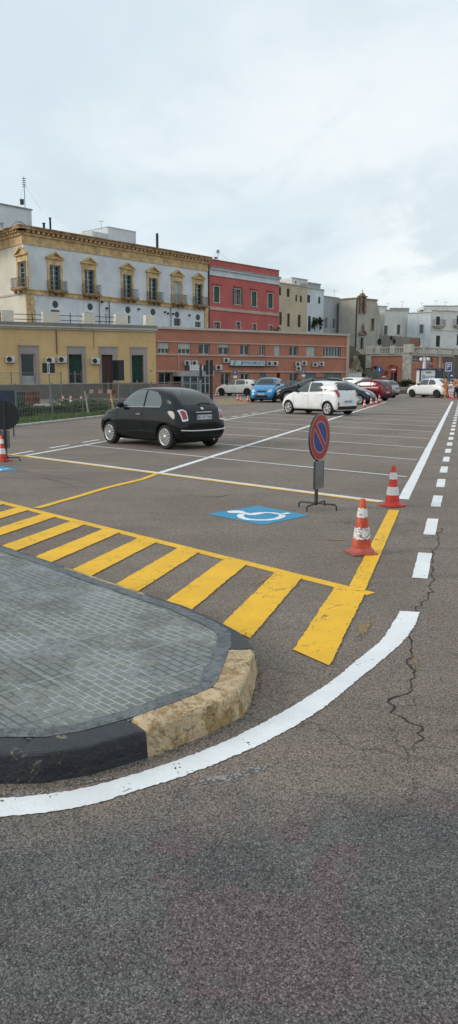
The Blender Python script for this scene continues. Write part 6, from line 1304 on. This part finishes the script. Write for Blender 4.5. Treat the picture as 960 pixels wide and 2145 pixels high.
shrub(FB + FD * 12 + nrm_ * 3.0, 1.2, 1.0, .6, 1000, .06, 'leaf_dark', 'dark weeds below the brown door beyond the fence', seed=5)
shrub(FB + FD * 3.4 + nrm_ * 4.4, 1.6, 1.0, .9, 1500, .07, 'leaf_dark', 'taller dark weeds between the concrete slab and the fence', seed=21)
shrub(FB + FD * 6.4 + nrm_ * 3.4, 1.4, .9, .65, 1200, .06, 'leaf_dark', 'dark weeds under the wooden trestle', seed=22)
shrub(FB + FD * 14.5 + nrm_ * 2.2, 1.2, .9, .6, 900, .06, 'leaf_mid', 'weeds behind the roof of the black hatchback', seed=23)
# concrete slab, trestle, bins
M('concrete', (.30, .295, .27), .9, 0, .2, 2, .3, 12)
sA = G(82, 868) + nrm_ * 1.2; sl0 = empty('concrete_slab', Vector((*pt(128, 36.5), 0)), R(9), 'long pale concrete slab lying on a low wall beyond the fence', 'slab'); m_ = MB(); m_.box(-1.3, 1.25, -.8, .8, .33, .43, bev=.015); m_.build('slab', 'concrete', sl0); m_ = MB(); m_.box(-1.2, 1.15, -.6, .6, -.02, .329); m_.build('base_wall', 'w_stone', sl0)
for o_ in list(bpy.data.objects):
    if o_.get('label', '').endswith('on the concrete slab beyond the fence') or o_.get('label', '').startswith('cone beside the wooden trestle'): o_.location = Vector((*pt({'l': 131, 'm': 147, 'c': 169}[o_['label'][0]], 36.4), .432))
M('barrier_red', (.20, .035, .03), .6, 0, .25, 6); M('barrier_white', (.36, .32, .28), .6, 0, .25, 6); M('wood_pale', (.42, .30, .14), .8, 0, .25, 5)
tY = 34.5; ts = tY / 1625; te = empty('wooden_trestle', Vector((*pt(210, tY), 0)), 0, 'red and white wooden trestle barrier beyond the fence', 'barrier')
m_ = MB(); zt = 1.7 - 28 * ts; L_ = 33 * ts
for k in range(7): m_.box(-L_ + 2 * L_ * k / 7, -L_ + 2 * L_ * (k + 1) / 7 - .001, -.03, .03, zt - .12, zt + .05, k % 2)
m_.build('beam', ['barrier_red', 'barrier_white'], te)
for x_, mt_ in ((-.62, 'barrier_white'), (.52, 'wood_pale')):
    for sy in (-1, 1): m_ = MB(); m_.tube([(x_ + .08 * sy, 0, zt - .02), (x_ - .14 * sy, sy * .35, 0)], .04, 4); m_.build('leg', mt_, te)
for x_, ww_, mt_, lb, nm_, ct_ in ((40, .42, 'bin_green', 'dark green waste bin beyond the fence at the left', 'waste_bin', 'bin'), (56, .36, 'rust', 'rusty orange brown drum left of the other drum', 'drum', 'drum'), (70, .36, 'rust2', 'darker rusty drum right of the orange brown one', 'drum', 'drum')):
    M('bin_green', (.02, .045, .035), .6, 0, .2); M('rust', (.24, .10, .035), .85, 0, .4, 3); M('rust2', (.16, .06, .03), .85, 0, .4, 3)
    bY = 40; root = empty(nm_, (*pt(x_, bY), 0), 0, lb, ct_, 'bins and drums in the yard'); zt = .98; m_ = MB()
    if nm_ == 'waste_bin': m_.box(-.30, .30, -.3, .3, .08, zt - .1, bev=.04); m_.build('bin_body', mt_, root); m_ = MB(); m_.box(-.33, .33, -.33, .33, zt - .095, zt, bev=.03); m_.build('lid', mt_, root)
    else:
        m_.lathe([(0, 0), (.29, 0), (.30, .02), (.29, .04), (.285, .3), (.30, .32), (.285, .34), (.285, .62), (.30, .64), (.285, .66), (.285, .92), (.30, .94), (.28, .95)], 24); m_.build('drum_body', mt_, root); m_ = MB(); m_.lathe([(0, .93), (.275, .93)], 20); m_.build('lid', 'rust2', root)
bb_ = empty('blue_board', (*pt(8, 22.5), 0), R(4), 'dark blue board standing behind the dark round sign', 'board'); zs_ = 22.5 / 1625; m_ = MB(); m_.box(-22 * zs_, 20.5 * zs_, 0, .04, 1.7 - 62 * zs_, 1.7 - 27 * zs_, bev=.005); m_.build('panel', 'sign_navy' if 'sign_navy' in MATS else M('sign_navy', (.022, .034, .07), .5, 0, .2), bb_)
for x_ in (-.2, .2): m_ = MB(); m_.tube([(x_, .06, 0), (x_, .06, 1.0)], .02, 6); m_.build('leg', 'steel_dark', bb_)

# rocky bank under the church with ivy
m_ = MB(); xs = pt(731, 108)[0]; xe = pt(772, 108)[0]; nx, nz = 26, 30; vs = []
for j in range(nz + 1):
    for i in range(nx + 1):
        u = i / nx; v = j / nz; x = xs - 1.2 + (xe - xs + 1.6) * u; y = 107 + v * 13 + 2.2 * noise.noise(Vector((u * 5, v * 4, 0))) + 1.0 * noise.noise(Vector((u * 14, v * 11, 4))); z = -.2 + v * (UT + 1.3) * (1 - .25 * u); vs.append((x * y / 108 * .2 + x * .8 + .5, y, z + .5 * noise.noise(Vector((u * 9, v * 9, 2)))))
m_.add(vs, [(j * (nx + 1) + i, j * (nx + 1) + i + 1, (j + 1) * (nx + 1) + i + 1, (j + 1) * (nx + 1) + i) for j in range(nz) for i in range(nx)])
wallmat('rock', (.42, .345, .25), (.07, .055, .04), .8, .6); struct(m_.build('rocky_bank', 'rock'))
shrub(Vector((*pt(747, 106.5), .3)), 1.3, .7, 1.9, 1100, .12, 'leaf_mid', 'ivy and weeds climbing the rocky bank below the church', seed=8); shrub(Vector((*pt(757, 109), 1.2)), 0.7, .5, 1.6, 500, .12, 'leaf_mid', 'lighter weeds at the right of the rocky bank', seed=9)
shrub(Vector((*pt(846, 96), 0)), 2.4, 1.0, 1.5, 1800, .12, 'leaf_dark', 'dark hedge below the corner pillar of the terrace building', seed=10, cat='hedge', name='hedge'); shrub(Vector((*pt(832, 98), 0)), 1.8, 1.0, 1.2, 1200, .12, 'leaf_dark', 'dark bush left of the hedge by the corner pillar', seed=11)
bP = bt[1]; 
for x, y, lb in ((653, 690, 'leafy potted plant at the left of the balcony of the narrow white house'), (664, 690, 'taller potted plant on the balcony of the narrow white house')):
    u, z = bP.uv(x, y); p = bP.P(u, z - .3, .6); shrub(p, .55, .4, 2.2, 500, .12, 'leaf_dark', lb, name='potted_plant', seed=x, cat='plant')
shrub(Vector((*PF.P(PF.uv(590, 690)[0], zp + .2, -1.0).xy, zp - .2)), .5, .4, 1.0, 300, .09, 'leaf_dark', 'small plant on the roof edge below the beige house', seed=13)
# low stone wall and yellow block near the white hatchback
wb_ = empty('low_stone_wall', (*pt(840, 80), 0), 0, 'low grey stone wall left of the white retro hatchback', 'wall'); m_ = MB(); m_.box(-1.05, 1.0, 0, .5, -.01, .35, bev=.03); m_.build('lower_course', 'w_stone', wb_); m_ = MB(); m_.box(-.95, .9, .05, .5, .353, .68, bev=.03); m_.build('upper_course', 'concrete', wb_)
M('dull_yellow', (.48, .34, .09), .7, 0, .25, 4); wb_ = empty('yellow_block', (*pt(814, 74), 0), 0, 'pale yellow concrete block on the ground left of the low stone wall', 'block'); m_ = MB(); m_.box(-.38, .38, -.2, .2, -.01, .28, bev=.03); m_.build('lower_block', 'dull_yellow', wb_); m_ = MB(); m_.box(-.33, .35, -.12, .2, .283, .52, bev=.03); m_.build('upper_block', 'concrete', wb_)
pw = empty('pale_wall', (*pt(743, 104), 0), 0, 'short pale wall in front of the rocky bank', 'wall'); m_ = MB(); m_.box(-.95, .95, 0, .3, -.01, 2.3); m_.build('masonry', 'w_warmwhite', pw); m_ = MB(); m_.box(-1.0, 1.0, -.06, .36, 2.303, 2.42); m_.build('coping', 'w_coping', pw)
# scooters
def scooter():
    r = empty('scooter', (0, 0, 0), 0, 'scooter', 'scooter', 'parked scooters'); 
    for x_ in (-.6, .6): m_ = MB(); m_.lathe([(.13, -.05), (.23, -.05), (.25, 0), (.23, .05), (.13, .05), (.13, -.05)], 20, 0, Matrix.Translation((x_, 0, .25)) @ Matrix.Rotation(R(90), 4, 'X')); m_.build('wheel', 'tyre', r)
    m_ = MB(); m_.box(-.85, -.1, -.15, .15, .38, .72, bev=.07); m_.box(-.15, .45, -.14, .14, .25, .33, bev=.03); m_.box(.42, .55, -.18, .18, .3, .95, 0, Matrix.Translation((.12, 0, 0)) @ Matrix.Rotation(R(-12), 4, 'Y'), bev=.04); m_.build('body', 'car_navy', r)
    m_ = MB(); m_.box(-.85, -.15, -.14, .14, .725, .82, bev=.04); m_.build('seat', 'car_trim', r); m_ = MB(); m_.tube([(.35, -.32, 1.05), (.42, 0, 1.0), (.35, .32, 1.05)], .02, 6); m_.build('handlebar', 'steel_dark', r)
    m_ = MB(); m_.add([(.5, -.2, 1.0), (.5, .2, 1.0), (.38, .17, 1.45), (.38, -.17, 1.45)], [(0, 1, 2, 3)]); m_.add([(.51, -.2, 1.0), (.51, .2, 1.0), (.39, .17, 1.45), (.39, -.17, 1.45)], [(3, 2, 1, 0)]); m_.build('windscreen', 'win_glass_blue', r); return r
sc_ = scooter(); sc_.location = (*pt(812, 88), 0); sc_.rotation_euler = (0, 0, R(160)); sc_['label'] = 'dark scooter parked left of the no entry sign post'
place(sc_, (*pt(829, 89), 0), R(205), 'dark scooter parked right of the no entry sign post')

# ================================================================== people
M('skin', (.42, .24, .17), .6, 0, .08); M('hivis', (.72, .22, .03), .7, 0, .12, 8); M('trousers_dark', (.03, .035, .05), .8, 0, .15); M('shirt_red', (.5, .03, .04), .7, 0, .1); M('hair_dark', (.02, .015, .012), .8, 0, .2); M('reflective', (.6, .6, .55), .4, 0, .05)
def skin_mesh(name, V, E, Rd, mat_, parent, lvl=2):
    me = bpy.data.meshes.new(name); me.from_pydata(V, E, []); o = bpy.data.objects.new(name, me); COL.objects.link(o); m = o.modifiers.new('k', 'SKIN'); m.use_smooth_shade = True
    for i, r_ in enumerate(Rd): me.skin_vertices[0].data[i].radius = (r_, r_) if not isinstance(r_, tuple) else r_
    me.skin_vertices[0].data[0].use_root = True; s_ = o.modifiers.new('s', 'SUBSURF'); s_.levels = lvl; s_.render_levels = lvl
    dg = bpy.context.evaluated_depsgraph_get(); nm = bpy.data.meshes.new_from_object(o.evaluated_get(dg)); o.modifiers.clear(); o.data = nm; nm.materials.clear(); nm.materials.append(MATS[mat_]); o.parent = parent; return o
def person(label, loc, rz, jacket='hivis', trou='hivis', lean=0.0, arm=0.0, helmet=False):
    r = empty('person', loc, rz, label, 'person', 'people at the far end of the lot'); l = lean
    hip = (0, 0, .92); chest = (l * .35, 0, 1.30); neck = (l * .5, 0, 1.47); hd = (l * .6 + .02, 0, 1.58); ht = (l * .62 + .02, 0, 1.68)
    V = [hip, (l * .15, 0, 1.1), chest, neck, hd, ht]; E = [(0, 1), (1, 2), (2, 3), (3, 4), (4, 5)]; Rd = [.13, .12, .15, .055, .085, .075]
    for s_ in (1, -1):
        b = len(V); V += [(l * .38, s_ * .19, 1.40), (l * .3 + arm * .1, s_ * .25, 1.13), (l * .3 + .12 + arm * .35, s_ * .24, .95 + arm * .15), (l * .3 + .17 + arm * .42, s_ * .235, .86 + arm * .18)]; E += [(2, b), (b, b + 1), (b + 1, b + 2), (b + 2, b + 3)]; Rd += [.058, .045, .033, .03]
        for f in range(4): V.append((l * .3 + .19 + arm * .46 + f * .006, s_ * (.215 + f * .014), .80 + arm * .19)); E.append((b + 3, len(V) - 1)); Rd.append(.011)
        V.append((l * .3 + .21 + arm * .42, s_ * .205, .86 + arm * .18)); E.append((b + 3, len(V) - 1)); Rd.append(.013)
        b = len(V); st_ = s_ * .06; V += [(0, s_ * .10, .86), (.03 + st_, s_ * .11, .48), (st_, s_ * .12, .09), (st_ + .15, s_ * .13, .035)]; E += [(0, b), (b, b + 1), (b + 1, b + 2), (b + 2, b + 3)]; Rd += [.088, .058, .042, .038]
    skin_mesh('body', V, E, Rd, 'skin', r)
    V = [(0, 0, .90), (l * .15, 0, 1.1), chest, (l * .47, 0, 1.42)]; E = [(0, 1), (1, 2), (2, 3)]; Rd = [.155, .142, .172, .075]
    for s_ in (1, -1): b = len(V); V += [(l * .38, s_ * .19, 1.40), (l * .3 + arm * .1, s_ * .25, 1.13), (l * .3 + .12 + arm * .34, s_ * .24, .96 + arm * .15)]; E += [(2, b), (b, b + 1), (b + 1, b + 2)]; Rd += [.074, .060, .047]
    j = skin_mesh('jacket', V, E, Rd, jacket, r)
    V = [(0, 0, .93)]; E = []; Rd = [.148]
    for s_ in (1, -1): b = len(V); st_ = s_ * .06; V += [(0, s_ * .10, .84), (.03 + st_, s_ * .11, .48), (st_, s_ * .12, .10)]; E += [(0, b), (b, b + 1), (b + 1, b + 2)]; Rd += [.105, .075, .062]
    skin_mesh('trousers', V, E, Rd, trou, r)
    hr = MB(); bmx = bmesh.new(); bmesh.ops.create_uvsphere(bmx, u_segments=14, v_segments=10, radius=1); T = Matrix.Translation((hd[0] - .012, 0, 1.645)); hr.add([T @ Vector((v.co.x * .105, v.co.y * .093, max(v.co.z, -.35 + (.35 if v.co.x > .3 else 0)) * .095)) for v in bmx.verts], [[v.index for v in f.verts] for f in bmx.faces], 0, True); bmx.free(); hr.build('hair', 'hair_dark', r)
    fc = MB(); x0 = hd[0] + .083
    for s_ in (1, -1): fc.box(x0 - .004, x0 + .006, s_ * .032 - .012, s_ * .032 + .012, 1.605, 1.615, 1)
    fc.box(x0 - .01, x0 + .022, -.012, .012, 1.565, 1.60, 0, bev=.004); fc.box(x0 - .01, x0 + .003, -.025, .025, 1.537, 1.545, 2); fc.build('face', ['skin', 'seam', 'shirt_red'], r)
    for s_ in (0,):
        m_ = MB(); m_.lathe([(.158, -.03), (.160, 0), (.158, .03)], 20, 0, Matrix.Translation((l * .15, 0, 1.10)) @ Matrix.Diagonal((1.0, 1.03, 1, 1))); m_.build('reflective_stripe', 'reflective', r)
    return r
person('worker in orange clothes bending beside the P sign', (*pt(931, 66), 0), R(200), lean=.55, arm=.6); person('worker in orange and red clothes standing under the P sign', (*pt(937.5, 63), 0), R(150), 'hivis', 'hivis', .15, .4)
person('worker in a bright orange jacket at the right edge of the picture', (*pt(958, 60), 0), R(120), 'hivis', 'trousers_dark', .1, .3); person('person in orange by the short pale wall below the church', (*pt(739, 95), 0), R(170), 'hivis', 'hivis', 0, .2)
person('person in a red top left of the orange workers', (*pt(925.5, 70), 0), R(250), 'shirt_red', 'trousers_dark', .05, .2)
